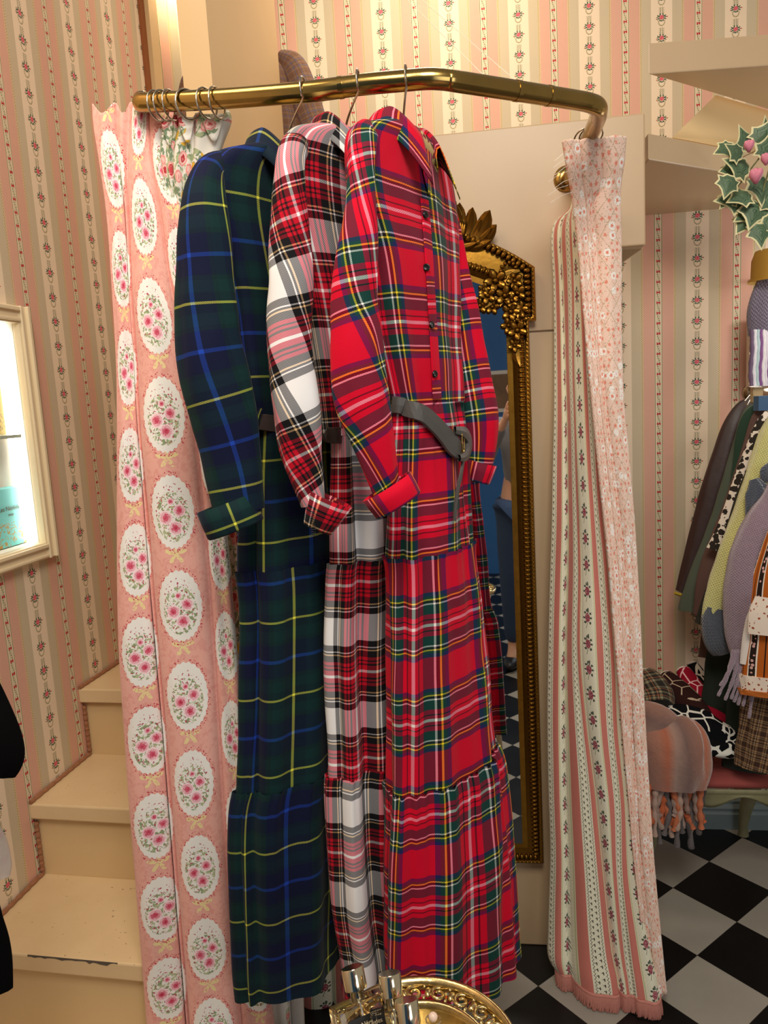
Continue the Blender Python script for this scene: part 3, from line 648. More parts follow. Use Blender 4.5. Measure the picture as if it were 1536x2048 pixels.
# ================================================================ tartan dresses
def rowdir(r):
    """('p', y, xl, xr, Y, b, yaw) from the photo, or ('w', x, y, Y, a, b, yaw): centre pixel + true half length"""
    if r[0] == 'w': c = aty(r[1], r[2], r[3]); return [c.x, c.y, c.z, r[4], r[5], rad(r[6])]
    _, y, xl, xr, Y, b, yw = r; c = aty((xl + xr) / 2, y, Y); w = (xr - xl) * mpp(c) / 2; t = rad(yw)
    a = math.sqrt(max(w * w - (b * math.sin(t)) ** 2, .0004)) / math.cos(t); return [c.x, c.y, c.z, a, b, t]
def loft(name, rws, mat, parent, n=40, nc=150, amp0=.002, amp1=.008, gat=0, seed=1, circ=None, capt=False, gw=0.22, wav=7, hem=0, cre=(), vneck=0, uo=0, **k):
    R = resample([tuple(rowdir(r)) for r in rws], n); rnd = random.Random(seed); p = [rnd.random() * 6.3 for _ in range(8)]
    if circ is None: circ = 2 * PI * math.sqrt((R[-1][3] ** 2 + R[-1][4] ** 2) / 2)
    P = []; UV = []
    for i, (x, y, z, a, b, t) in enumerate(R):
        e1 = Vector((math.cos(t), math.sin(t), 0)); e2 = Vector((math.sin(t), -math.cos(t), 0)); q = i / (n - 1); am = amp0 + (amp1 - amp0) * q; row = []; uv = []
        g = gat * math.exp(-q / gw)
        for j in range(nc + 1):
            f = 2 * PI * j / nc; f0 = f
            ca, sa = math.cos(f), math.sin(f); nr = (e1 * ca * b + e2 * sa * a); nr.normalize()
            d = am * (math.sin(wav * f + p[0] + 1.5 * z) * .6 + math.sin((wav + 4) * f + p[1] - 2 * z) * .4 + .5 * math.sin(3 * f + p[2])) + g * math.sin(27 * f + p[3]) + g * .6 * math.sin(41 * f + p[4])
            for cf, cd, cw in cre: d -= cd * .85 * math.exp(-((f - cf - .12 * math.sin(4 * z + cf)) / cw) ** 2)
            vn = -vneck * math.exp(-((f - PI / 2) / .42) ** 2) * max(0, 1 - q * 4) if vneck else 0
            zz = z + vn + (hem * math.sin(3 * f + p[5]) * q ** 3 if hem else 0)
            d += noise.noise(Vector((math.cos(f) * 1.5, math.sin(f) * 1.5, zz * 9 + seed))) * .004
            row.append(Vector((x, y, zz)) + e1 * (a * ca) + e2 * (b * sa) + nr * d); uv.append((f / (2 * PI) * circ + uo, zz))
        P.append(row); UV.append(uv)
    mb = MB().grid(P, UV)
    if capt: mb.add(P[0][:nc], [tuple(range(nc))[::-1]], [(0, 0)] * nc)
    return mb.build(name, mat, parent, True, **k)
def bvh(objs):
    V = []; Fc = []
    for o in objs:
        off = parent_world(o.parent); n = len(V); V += [v.co + off for v in o.data.vertices]; Fc += [tuple(i + n for i in p.vertices) for p in o.data.polygons]
    return BVHTree.FromPolygons(V, Fc)
def surf(tree, x, y, lift=.003, Y=1.2):
    d = ray(x, y).normalized(); h = tree.ray_cast(EYE, d)
    if h[0] is None: return aty(x, y, Y), -d
    n = h[1]; n = n if n.dot(d) < 0 else -n
    return h[0] + n * lift, n
def ribbon(name, tree, pts, w, mat, parent, th=.003, lift=.004, n=24, edge=None, **k):
    R = resample(pts, n); C = [surf(tree, r[0], r[1], lift) for r in R]
    # relax
    pos = [c[0] for c in C]; nor = [c[1] for c in C]
    for _ in range(3):
        pos = [pos[0]] + [(pos[i - 1] + pos[i] * 2 + pos[i + 1]) / 4 for i in range(1, n - 1)] + [pos[-1]]
        nor = [nor[0]] + [(nor[i - 1] + nor[i] + nor[i + 1]).normalized() for i in range(1, n - 1)] + [nor[-1]]
    P = []; UV = []; L = 0
    for i in range(n):
        t = (pos[min(i + 1, n - 1)] - pos[max(i - 1, 0)]).normalized(); s = t.cross(nor[i]).normalized(); L += .01
        hw = (R[i][2] if len(R[i]) > 2 else w) * mpp(pos[i]) / 2 if True else w
        P.append([pos[i] - s * hw, pos[i] - s * hw * .9 + nor[i] * th, pos[i] + nor[i] * th * 1.2, pos[i] + s * hw * .9 + nor[i] * th, pos[i] + s * hw, pos[i] - nor[i] * .0005, pos[i] - s * hw]); UV.append([(L, q * .005) for q in range(7)])
    return MB().grid(P, UV).build(name, mat, parent, False, **k)
def hanger(name, hx, hy, yaw, mat, lab, cen, w=.17, far=None, group='padded hangers on the brass rail'):
    p = near_on(hx); c = aty(*cen)
    t = thing(name, lab, 'hanger', tuple(c), group)
    e1 = Vector((math.cos(rad(yaw)), math.sin(rad(yaw)), 0)); pts = []
    d = rdir(p); s = Vector((d.y, -d.x, 0)).normalized()
    for k in range(15):
        a = rad(-60 + 245 * k / 14); pts.append(p + UP * .003 + (s * math.cos(a) + UP * math.sin(a)) * .0195)
    pts = pts[::-1] ; last = pts[-1]
    cn = c + UP * .02; tail = [last, last.lerp(cn, .35) + s * .004, last.lerp(cn, .75), cn - UP * .02]
    MB().tube(smoothpath(pts + tail[1:], 60), .0019, 8).build('hook', STEEL, t, True)
    bar = [c + e1 * (w * u) - UP * (.045 * u * u + .01 * abs(u)) for u in [i / 10 for i in range(-10, 11)]]
    if far:
        sweep('padded_bar', far, mat, t, flat=.8, nc=20, n=30); bar = bar[:12]
    MB().tube(bar, [.012 + .014 * (1 - (i / 10) ** 2) for i in range(-10, 11)][:len(bar)], 12).build('padded_bar', mat, t, True)
    return t, c
PAD = plain('embroidered_cream_padding', 'C9AC72', .8, var=.2, scale=60, bmp=.3, bs=300)
PAD2 = spots('sprigged_padding', 'D2B47C', '8E3A40', 70, .62, '2E5A5A')
def buttons(tree, pts, mat, parent):
    for x, y in pts:
        c, n = surf(tree, x, y, .001); s = n.cross(UP).normalized(); mb = MB()
        mb.lathe(c, [(0, .0022), (.0025, .0018), (.0045, .0030), (.0058, .0026), (.0062, 0)], 16, n, s); mb.build('button', mat, parent, True)
def cuffband(name, c, axis, r0, r1, L, mat, parent, flat=.7, seam=None):
    """turned-up cuff: short double tube. c world, axis world"""
    axis = axis.normalized(); vd = (c - EYE).normalized(); s = axis.cross(vd).normalized(); b = s.cross(axis).normalized(); P = []; UV = []
    prof = [(r0 * .90, .25), (r0, .0), (r0 * 1.02, -.02), ((r0 + r1) / 2 * 1.06, .5), (r1, 1), (r1 * .97, 1.0), (r0 * .92, .2)]
    prof = [(r0 * .88, .95), (r0 * .9, .02), (r0, -.03), (r0 * 1.04, .03), ((r0 + r1) / 2 * 1.03, .5), (r1, 1.0), (r1 * .96, 1.0), (r0 * .93, .15)]
    for r, h in prof:
        P.append([c + axis * (h * L) + s * (math.cos(2 * PI * k / 36) * r) + b * (math.sin(2 * PI * k / 36) * r * flat) for k in range(37)])
        UV.append([(2 * PI * k / 36 * r0, h * L) for k in range(37)])
    return MB().grid(P, UV).build(name, mat, parent, True)
# ---------------------------------------------------------------- navy
def dress_base(name, lab, loc, group='tartan shirt dresses on the rail'): return thing(name, lab, 'dress', loc, group)
BLK = plain('black_button', '0B0B0D', .3); 
hanger('clothes_hanger', 612, 185, 62, PAD, 'padded hanger holding the navy and green tartan dress', (564, 330, 1.38), .10)
nv = dress_base('tartan_dress', 'navy and green tartan maxi dress with yellow lines, leftmost of the three on the rail', aty(590, 1985, 1.38))
NC = [(2.75, .022, .16), (.9, .02, .2)]; WC = [(2.25, .032, .2), (1.35, .015, .15)]; RC = [(2.72, .020, .13), (.95, .024, .16)]
bod = loft('bodice', [('w', 572, 300, 1.36, .045, .04, 60), ('w', 562, 318, 1.37, .095, .045, 60), ('w', 560, 345, 1.38, .150, .042, 60), ('w', 558, 385, 1.385, .178, .042, 60), ('w', 558, 460, 1.388, .182, .045, 60),
  ('p', 600, 470, 652, 1.385, .048, 60), ('p', 760, 492, 665, 1.39, .045, 58), ('p', 850, 505, 665, 1.39, .042, 56)], T_NAVY, nv, 50, amp0=.002, amp1=.005, seed=2, circ=.62, vneck=.08)
t1 = loft('skirt_tier', [('p', 850, 505, 665, 1.39, .042, 56), ('p', 950, 500, 675, 1.39, .046, 54), ('p', 1122, 497, 690, 1.385, .052, 50)], T_NAVY, nv, 30, amp0=.004, amp1=.006, gat=.002, seed=3, circ=.52, cre=NC)
t2 = loft('skirt_tier', [('p', 1118, 494, 693, 1.384, .056, 50), ('p', 1170, 499, 697, 1.383, .055, 50), ('p', 1300, 500, 700, 1.38, .056, 48), ('p', 1535, 494, 704, 1.375, .058, 46)], T_NAVY, nv, 40, amp0=.006, amp1=.008, gat=.0025, seed=3, uo=0.045, circ=.52, cre=NC)
t3 = loft('skirt_tier', [('p', 1532, 489, 708, 1.374, .062, 46), ('p', 1590, 480, 704, 1.372, .062, 46), ('p', 1760, 480, 704, 1.37, .066, 44), ('p', 1920, 486, 704, 1.368, .068, 42), ('p', 1932, 488, 704, 1.368, .068, 42)], T_NAVY, nv, 44, amp0=.008, amp1=.011, gat=.003, seed=3, uo=0.1, circ=.56, hem=.006, cre=NC)
slv = [(450, 322, 1.26, 20), (428, 332, 1.23, 26), (416, 355, 1.215, 34), (409, 400, 1.205, 43), (409, 470, 1.20, 52), (411, 560, 1.20, 56), (414, 640, 1.20, 62), (424, 730, 1.20, 68), (446, 830, 1.205, 66), (464, 920, 1.21, 60), (474, 1000, 1.21, 54), (477, 1022, 1.21, 52)]
sweep('sleeve', slv, T_NAVY, nv, rot=.10, flat=.62, nc=44, n=54, fold=.03, nf=4, seed=4, cap=False)
cuffband('cuff', aty(472, 1058, 1.205), aty(455, 1015, 1.205) - aty(470, 1052, 1.205), 57 * .0008, 60 * .0008, .046, T_NAVY, nv)
sweep('sleeve', [(640, 420, 1.56, 20), (655, 520, 1.56, 38), (662, 700, 1.56, 44), (660, 900, 1.55, 40), (655, 960, 1.55, 34)], T_NAVY, nv, flat=.6, fold=.03, seed=5)
def collar(parent, mat, cpx, cpy, Y, yaw, scale=1.0, flaps=True):
    c = aty(cpx, cpy, Y); e1 = Vector((math.cos(rad(yaw)), math.sin(rad(yaw)), 0)); e2 = Vector((e1.y, -e1.x, 0)); P = []; UV = []; n = 60
    # stand + fold-over: a = 0 at the front opening (e2 side)
    for r, h in ((.050, -.016), (.048, .006), (.050, .016), (.055, .019), (.061, .012), (.070, -.006), (.079, -.026)):
        row = []; uv = []
        for k in range(n + 1):
            a = rad(38 + 284 * k / n); fr = max(0, math.cos(a)); q = max(0, (r - .055) / .024)
            rr = r * scale * (1 + .10 * fr * q); hh = h - .060 * fr ** 1.5 - .060 * q * fr ** 2.5
            row.append(c + e1 * (math.sin(a) * rr * 1.0) + e2 * (math.cos(a) * rr * .95) + UP * (hh * scale)); uv.append((a * .06, h))
        P.append(row); UV.append(uv)
    o = MB().grid(P, UV).build('collar', mat, parent, True); thick(o, .002); return o
collar(nv, T_NAVY, 566, 298, 1.355, 60)
tr = bvh([bod, t1]); NB = leather('taupe_leather', '4A3E3A')
bl = ribbon('belt', tr, [(500, 840, 30), (515, 842, 32), (545, 847, 34), (580, 850, 34)], 34, NB, nv, th=.003)
bl2 = ribbon('belt_loop', tr, [(519, 815, 8), (517, 845, 8), (519, 875, 8)], 8, T_NAVY, bl, th=.003, lift=.008, n=10)
# ---------------------------------------------------------------- white
hanger('clothes_hanger', 718, 168, 62, PAD, 'padded hanger holding the white and red tartan dress', (686, 296, 1.36), .13)
wh = dress_base('tartan_dress', 'white, black and red tartan maxi dress hanging between the navy one and the red one', aty(745, 1960, 1.36))
bod = loft('bodice', [('w', 690, 268, 1.35, .045, .04, 62), ('w', 686, 282, 1.36, .095, .045, 62), ('w', 686, 312, 1.37, .155, .042, 62), ('w', 686, 360, 1.375, .182, .042, 62), ('w', 692, 450, 1.378, .186, .043, 62),
  ('p', 600, 612, 795, 1.375, .045, 60), ('p', 760, 640, 800, 1.38, .042, 58), ('p', 865, 652, 800, 1.38, .040, 56)], T_WHITE, wh, 50, amp0=.002, amp1=.005, seed=12, circ=.6, vneck=.08)
t1 = loft('skirt_tier', [('p', 865, 668, 800, 1.38, .040, 56), ('p', 960, 668, 810, 1.38, .044, 54), ('p', 1112, 668, 820, 1.375, .050, 50)], T_WHITE, wh, 30, amp0=.003, amp1=.006, gat=.002, wav=5, seed=14, circ=.50, cre=WC)
t2 = loft('skirt_tier', [('p', 1109, 665, 824, 1.375, .054, 50), ('p', 1150, 662, 826, 1.373, .054, 50), ('p', 1300, 660, 835, 1.37, .056, 48), ('p', 1515, 667, 845, 1.365, .056, 46)], T_WHITE, wh, 40, amp0=.006, amp1=.009, gat=.003, seed=14, uo=0.045, circ=.52, wav=5, cre=WC)
t3 = loft('skirt_tier', [('p', 1512, 663, 849, 1.365, .060, 46), ('p', 1560, 662, 850, 1.362, .060, 46), ('p', 1760, 670, 860, 1.36, .064, 44), ('p', 1900, 688, 866, 1.358, .066, 42), ('p', 1955, 692, 868, 1.358, .066, 42)], T_WHITE, wh, 44, amp0=.009, amp1=.012, gat=.003, wav=5, seed=14, uo=0.1, circ=.56, hem=.006, cre=WC)
slv = [(606, 280, 1.25, 18), (592, 292, 1.22, 27), (583, 315, 1.20, 28), (580, 350, 1.195, 30), (578, 410, 1.19, 35), (580, 480, 1.19, 40), (582, 560, 1.185, 44), (578, 640, 1.185, 44), (582, 730, 1.185, 44), (594, 820, 1.185, 47), (602, 900, 1.19, 42), (615, 960, 1.19, 33), (626, 1010, 1.19, 24)]
sweep('sleeve', slv, T_WHITE, wh, rot=.35, vo=.072, flat=.62, nc=44, n=54, fold=.03, nf=4, seed=14, cap=False)
wc = cuffband('cuff', aty(636, 1056, 1.19), aty(658, 985, 1.19) - aty(628, 1055, 1.19), 30 * .0008, 47 * .0008, .052, T_WHITE, wh, .8)
sweep('sleeve', [(755, 430, 1.55, 20), (772, 560, 1.55, 34), (778, 700, 1.55, 40), (770, 900, 1.54, 36), (768, 960, 1.54, 30)], T_WHITE, wh, flat=.6, fold=.03, seed=15)
collar(wh, T_WHITE, 690, 268, 1.35, 62)
tr = bvh([bod, t1]); ribbon('belt', tr, [(640, 868, 28), (665, 870, 33), (700, 872, 34), (740, 874, 34)], 34, leather('dark_brown_leather', '33261F'), wh, th=.003)
# overlock stitches on the cuff
st_ = MB(); rnd = random.Random(2)
for k in range(13):
    y = 1024 + k * 4; d = ray(625, y).normalized(); c = aty(625 + k * .15, y, 1.162); st_.tube([c - Vector((.004, 0, 0)), c + Vector((0, -.001, .001)), c + Vector((.004, 0, .001 * (k % 2)))], .0005, 5)
st_.build('overlock_stitching', BLK, wc, False, label='black overlock stitching')
# ---------------------------------------------------------------- red
hanger('clothes_hanger', 812, 162, 62, PAD2, 'floral embroidered padded hanger inside the collar of the red dress', (806, 292, 1.35), .14, far=[(812, 262, 1.30, 10), (822, 268, 1.30, 18), (838, 292, 1.325, 22), (850, 322, 1.36, 23), (858, 355, 1.40, 20), (862, 385, 1.44, 12)])
rd = dress_base('tartan_dress', 'bright red tartan maxi shirt dress with grey belt, nearest and rightmost on the rail', aty(905, 1990, 1.34))
bod = loft('bodice', [('w', 806, 262, 1.335, .048, .040, 62), ('w', 806, 275, 1.345, .095, .045, 62), ('w', 808, 300, 1.355, .155, .045, 62), ('w', 810, 345, 1.362, .188, .045, 62), ('w', 818, 440, 1.362, .190, .048, 62),
  ('p', 540, 728, 928, 1.352, .052, 60), ('p', 680, 752, 928, 1.352, .048, 58), ('p', 806, 782, 930, 1.35, .042, 55)], T_RED, rd, 60, amp0=.002, amp1=.005, seed=22, vneck=.11, circ=.50)
t1 = loft('skirt_tier', [('p', 802, 784, 930, 1.35, .042, 55), ('p', 880, 778, 940, 1.348, .050, 53), ('p', 1000, 774, 948, 1.346, .054, 50), ('p', 1097, 772, 956, 1.344, .056, 50)], T_RED, rd, 36, amp0=.004, amp1=.008, gat=.003, seed=23, circ=.50, cre=RC)
t2 = loft('skirt_tier', [('p', 1094, 769, 960, 1.344, .060, 50), ('p', 1140, 773, 964, 1.343, .058, 50), ('p', 1320, 774, 982, 1.34, .060, 48), ('p', 1535, 776, 1000, 1.336, .062, 44)], T_RED, rd, 44, amp0=.008, amp1=.009, gat=.003, seed=23, uo=0.045, circ=.50, cre=RC)
t3 = loft('skirt_tier', [('p', 1531, 772, 1005, 1.336, .066, 44), ('p', 1580, 772, 1020, 1.334, .068, 42), ('p', 1720, 770, 1034, 1.33, .074, 38), ('p', 1880, 770, 1040, 1.326, .080, 34), ('p', 1952, 772, 1044, 1.322, .082, 32), ('p', 1960, 772, 1044, 1.322, .082, 32)], T_RED, rd, 50, amp0=.009, amp1=.012, gat=.0035, seed=23, uo=0.1, circ=.60, hem=.006, cre=RC)
slv = [(740, 256, 1.23, 16), (730, 266, 1.20, 27), (724, 300, 1.18, 29), (722, 345, 1.168, 28), (722, 400, 1.16, 31), (720, 470, 1.155, 39), (712, 540, 1.15, 44), (708, 600, 1.15, 46), (712, 660, 1.15, 52), (715, 730, 1.15, 56), (724, 797, 1.15, 55), (742, 865, 1.15, 45), (759, 932, 1.155, 35), (772, 985, 1.16, 27), (778, 1010, 1.16, 24)]
sweep('sleeve', slv, T_RED, rd, rot=.30, vo=.07, flat=.62, nc=48, n=64, fold=.03, nf=4, seed=24, cap=False)
cuffband('cuff', aty(797, 1010, 1.15), aty(780, 983, 1.15) - aty(797, 1010, 1.15), 50 * .00077, 56 * .00077, .034, T_RED, rd, .8)
sweep('sleeve', [(882, 372, 1.50, 12), (890, 430, 1.49, 24), (902, 500, 1.48, 28), (913, 560, 1.47, 28), (926, 620, 1.46, 31), (938, 700, 1.45, 34), (950, 770, 1.44, 36), (960, 830, 1.43, 37), (962, 880, 1.43, 34), (958, 940, 1.43, 25)], T_RED, rd, flat=.62, nc=44, n=50, fold=.03, nf=4, seed=25, cap=False)
cuffband('cuff', aty(954, 962, 1.425), aty(962, 925, 1.425) - aty(952, 962, 1.425), 26 * .00093, 31 * .00093, .036, T_RED, rd, .8)
collar(rd, T_RED, 812, 262, 1.335, 62, 1.08)
tr = bvh([bod, t1, t2])
pk = ribbon('placket', tr, [(846, 400, 26), (852, 470, 27), (858, 560, 27), (864, 660, 27), (872, 798, 26)], 26, T_RED, rd, th=.0025, lift=.002, n=40)
pk['label'] = 'button placket down the front'
buttons(bvh([bod, pk]), [(849, 430), (853, 535), (862, 650), (868, 748)], BLK, rd)
GB = leather('grey_leather', '4D4A47')
bl = ribbon('belt', tr, [(786, 810, 34), (806, 812, 34), (830, 822, 36), (855, 842, 37), (880, 868, 38), (902, 896, 40), (912, 906, 34)], 36, GB, rd, th=.004, lift=.010, n=30)
bl['label'] = 'grey leather belt'
c, n_ = surf(tr, 908, 886, .016); s_ = n_.cross(UP).normalized(); u_ = s_.cross(n_).normalized(); pts = []
for k in range(33):
    a = 2 * PI * k / 32; ra = 1 if math.sin(a) > 0 else 1
    pts.append(c + s_ * (math.cos(a) * .0085 * (1 if abs(math.cos(a)) < .9 else .95)) + u_ * (math.sin(a) * .021))
MB().tube(pts, .0016, 8, False).build('buckle', BRASS, bl, True, label='brass buckle')
ribbon('knot', tr, [(900, 862, 16), (914, 868, 26), (922, 888, 26), (914, 912, 24), (904, 916, 14)], 22, GB, bl, th=.007, lift=.012, n=16)
ribbon('belt_tail', tr, [(914, 905, 14), (908, 950, 9), (902, 1000, 8), (899, 1040, 7)], 10, GB, bl, th=.003, lift=.012, n=20)
# ================================================================ gilt mirror hung on the panel
mo = -.012   # back of the frame in front of the panel
def MP(t, z, d=0): return WP(t, z, PAN0, mo - d)
def tz(x, y, d=.03):
    p = onplane(x, y, PAN0 - WN * (d - mo), WN); return p.dot(WX), p.z
tc = tz(812, 600)[0]
tRo, zTo = tz(1071, 532); tEar, zEar = tz(1073, 640); tSi, _ = tz(1056, 652); tBo, zBo = tz(1092, 1732)
tSi2, _ = tz(1064, 900); 
hw = (tSi + tSi2 + tBo) / 3 - tc; he = tEar - tc; 
tA, zA = tz(991, 487)
mr = thing('wall_mirror', 'tall gilt framed mirror with leaf crest hanging on the cream panel behind the red dress', 'mirror', tuple(MP(tc, zBo)))
zsh = zTo; rise = (zA - zTo) / (1 - ((tA - tc) / he) ** 2)
def arch(t, w, z0, r): return z0 + r * (1 - (t / w) ** 2)
# outline path from bottom centre round the right side to the top, mirrored
half = [(0, zBo), (hw, zBo), (hw, zEar), (he, zEar), (he, zsh)] + [(he * (1 - k / 14), arch(he * (1 - k / 14), he, zsh, rise)) for k in range(1, 15)]
full = half + [(-t, z) for t, z in half[::-1][1:-1]]
def inset(path, d):
    n = len(path); out = []
    for i in range(n):
        a, b, c = Vector(path[i - 1]), Vector(path[i]), Vector(path[(i + 1) % n])
        n1 = (b - a).normalized(); n2 = (c - b).normalized(); n1 = Vector((-n1.y, n1.x)); n2 = Vector((-n2.y, n2.x))
        m_ = (n1 + n2); L = m_.length; m_ = m_ / L if L > .01 else n1
        k = d / max(m_.dot(n1), .35); out.append((b.x + m_.x * k, b.y + m_.y * k))
    return out
# mouldings: (inset, depth)
fprof = [(0, 0), (0, .018), (.003, .024), (.008, .024), (.010, .018), (.015, .016), (.018, .022)]
P = [[MP(tc + t, z, d) for t, z in (lambda q: q + [q[0]])(inset(full, i))] for i, d in fprof]
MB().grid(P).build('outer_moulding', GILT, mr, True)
# inner (sight) path without ears
iw = hw
W_ = .056
zi = zsh - .030
inner = [(0, zBo), (iw, zBo), (iw, zi)] + [(iw * (1 - k / 12), arch(iw * (1 - k / 12), iw, zi, rise * .80)) for k in range(1, 13)]
inner = inner + [(-t, z) for t, z in inner[::-1][1:-1]]
ip = [(.012, .012), (.017, .022), (.026, .024), (.030, .020), (.036, .018), (.044, .012), (.050, .008), (.052, .012), (.056, .012), (.058, .004)]
P = [[MP(tc + t, z, d) for t, z in (lambda q: q + [q[0]])(inset(inner, i))] for i, d in ip]
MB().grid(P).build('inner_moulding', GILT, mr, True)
# filler between ear outline and inner moulding (top corners and arch)
bk = [MP(tc + t, z, .010) for t, z in inset(full, .004)]
MB().prism(bk, -WN * .004).build('back_board', GILT, mr)
gp = inset(inner, .055); gv = [MP(tc + t, z, .0155) for t, z in gp]
gp2 = [MP(tc + t, z, .0150) for t, z in gp]
MB().prism(gp2, -WN * .0022).build('mirror_glass', MIRR, mr, label='silvered mirror glass')
def along(path, step, closed=True):
    pts = [Vector(p) for p in path] + ([Vector(path[0])] if closed else []); out = []; carry = 0
    for a, b in zip(pts, pts[1:]):
        L = (b - a).length
        if L < 1e-6: continue
        t = (b - a) / L; s = carry
        while s < L: out.append((a + t * s, t)); s += step
        carry = s - L
    return out
def bead(path, step, rx, ry, rd, dep, name, lab, tilt=0):
    mb = MB()
    for p, t in along(path, step):
        if p.x < -.04 and name == 'x': continue
        c = MP(tc + p.x, p.y, dep); ax = WX * t.x + UP * t.y; az = WX * (-t.y) + UP * t.x
        a2 = (ax * math.cos(tilt) + az * math.sin(tilt)); z2 = (az * math.cos(tilt) - ax * math.sin(tilt))
        mb.ell(c, (rx, ry, rd), a2, z2, WN, 8, 5)
    o = mb.build(name, GILT, mr, True, label=lab); o['kind'] = 'stuff'; return o
bead(inset(inner, .021), .0118, .0056, .0092, .0085, .021, 'gadroon_row', 'row of fat gilt beads')
bead(inset(inner, .055), .0058, .0021, .0021, .002, .013, 'bead_row', 'row of tiny gilt beads beside the glass')
bead(inset(full, .006), .010, .0046, .0024, .003, .023, 'rope_edge', 'fine rope edge', .5)
eartop = [(-(he - .02), zEar + .02), (-(he - .02), zsh - .006)] + [(-(he - .02) + (2 * (he - .02)) * k / 24, arch(-(he - .02) + (2 * (he - .02)) * k / 24, he - .02, zsh - .006, rise)) for k in range(1, 25)] + [(he - .02, zEar + .02)]
mb = MB()
for p, t in along(eartop, .0135, False):
    ax = WX * t.x + UP * t.y; az = WX * (-t.y) + UP * t.x; c = MP(tc + p.x, p.y, .022)
    mb.ell(c, (.0070, .0105, .009), ax, az, WN, 8, 5)
o = mb.build('gadroon_row', GILT, mr, True, label='row of fat gilt beads over the arch'); o['kind'] = 'stuff'
# carved flowers / leaves
def flower(mb, t, z, r, d=.024, n=6, ph=0):
    for k in range(n):
        a = 2 * PI * k / n + ph; dx, dz = math.cos(a), math.sin(a)
        mb.ell(MP(t + dx * r * .58, z + dz * r * .58, d), (r * .56, r * .40, r * .20), WX * dx + UP * dz - WN * .35, WX * -dz + UP * dx, WN, 8, 5)
    mb.ell(MP(t, z, d + r * .16), (r * .25,) * 3, WX, UP, WN, 8, 5)
def leaf(mb, t, z, a, L, w, d=.02, lift=.3, curl=0, n=8):
    a = rad(a); ax = WX * math.cos(a) + UP * math.sin(a); sx = WX * -math.sin(a) + UP * math.cos(a); P = []
    for i in range(n + 1):
        q = i / n; ww = w * 1.15 * math.sin(PI * min(1, (q * .86 + .12) ** 1.25)) ** .6 * (1 if q < .97 else .5); c = MP(t, z, d) + ax * (L * q) - WN * (lift * L * q * q) + sx * (curl * L * q * q); row = []
        for k in range(-4, 5):
            e = k / 4; row.append(c + sx * (ww * e) - WN * (.28 * w * (1 - e * e) * 1.2 - .10 * w * abs(math.cos(3 * PI * e))))
        P.append(row)
    mb.grid(P); mb.grid([[p + WN * .002 for p in r] for r in P], None, True)
rnd = random.Random(5)
mb = MB()
for sgn in (-1, 1):
    cl = [(991, 560, 20), (1010, 590, 17), (1030, 560, 14), (1035, 585, 15), (975, 590, 15), (960, 610, 14), (985, 612, 13), (1022, 622, 16), (1040, 618, 15), (1018, 650, 14), (1035, 660, 17), (1030, 690, 12), (946, 598, 10), (968, 578, 11), (1024, 600, 12), (1044, 640, 11)]
    for x, y, r in cl:
        t, z = tz(x, y, .045); flower(mb, tc + sgn * (t - tc), z, r * .00135, .026 + rnd.random() * .010, 5, rnd.random() * 2)
o = mb.build('carved_flowers', GILT, mr, True, label='clusters of carved gilt flowers in the upper corners'); o['kind'] = 'stuff'
for sgn in (-1, 1):
    mb = MB()
    for x, y, a, L, w in ((1030, 540, 225, .05, .012), (1015, 575, 235, .045, .010), (1000, 590, 205, .045, .009), (1040, 600, 250, .04, .010), (1020, 640, 280, .045, .010), (1035, 690, 265, .05, .010), (1028, 700, 285, .04, .008), (1040, 540, 180, .05, .010), (960, 600, 190, .03, .008)):
        t, z = tz(x, y, .04); aa = a if sgn > 0 else 180 - a; leaf(mb, tc + sgn * (t - tc), z, aa, L, w, .026, .1, .2 * sgn)
    mb.build('acanthus_leaf', GILT, mr, True, label='carved gilt corner leaves')
t0, z0 = tz(1018, 545, .05)
for sgn in (-1, 1):
    mb = MB(); n = 10
    for k in range(n):
        a = rad(20 + 32 * k); mb.ell(MP(tc + sgn * (t0 - tc) + math.cos(a) * .018, z0 + .008 + math.sin(a) * .018, .028), (.0062, .0048, .006), WX * math.cos(a) + UP * math.sin(a), WX * -math.sin(a) + UP * math.cos(a), WN, 8, 5)
    o = mb.build('rosette', GILT, mr, True, label='ring shaped gilt rosette'); o['kind'] = 'stuff'
# crest: fan of leaves over the arch, side foliage
crest = []
zc = arch(0, he, zsh, rise)
for a, L, w in ((90, .15, .020), (72, .14, .018), (108, .14, .018), (54, .12, .016), (126, .12, .016), (36, .10, .014), (144, .10, .014)):
    crest.append((tc, zc + .005, a, L, w))
for x, y, a, L, w in ((912, 468, 66, .068, .014), (922, 470, 84, .070, .014), (930, 474, 58, .066, .014), (938, 478, 40, .050, .012), (905, 460, 100, .07, .013), (944, 484, 42, .078, .018), (954, 488, 26, .060, .013), (940, 490, 20, .06, .010), (930, 492, -6, .06, .009), (910, 490, -12, .05, .008)):
    t, z = tz(x, y, .035); crest.append((t, z, a, L, w)); crest.append((2 * tc - t, z, 180 - a, L, w))
for t, z, a, L, w in crest:
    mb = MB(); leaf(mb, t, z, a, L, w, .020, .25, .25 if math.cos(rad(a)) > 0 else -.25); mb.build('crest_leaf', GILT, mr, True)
mb = MB(); t, z = tz(917, 452, .05); 
for k in range(7): mb.ell(MP(t + (k - 3) * .004, z - abs(k - 3) * .002, .032), (.004, .020, .006), (WX * 1 + UP * -.3 * (k - 3) * .3).normalized(), (UP + WX * .08 * (k - 3)).normalized(), WN, 8, 6)
mb.build('carved_shell', GILT, mr, True)
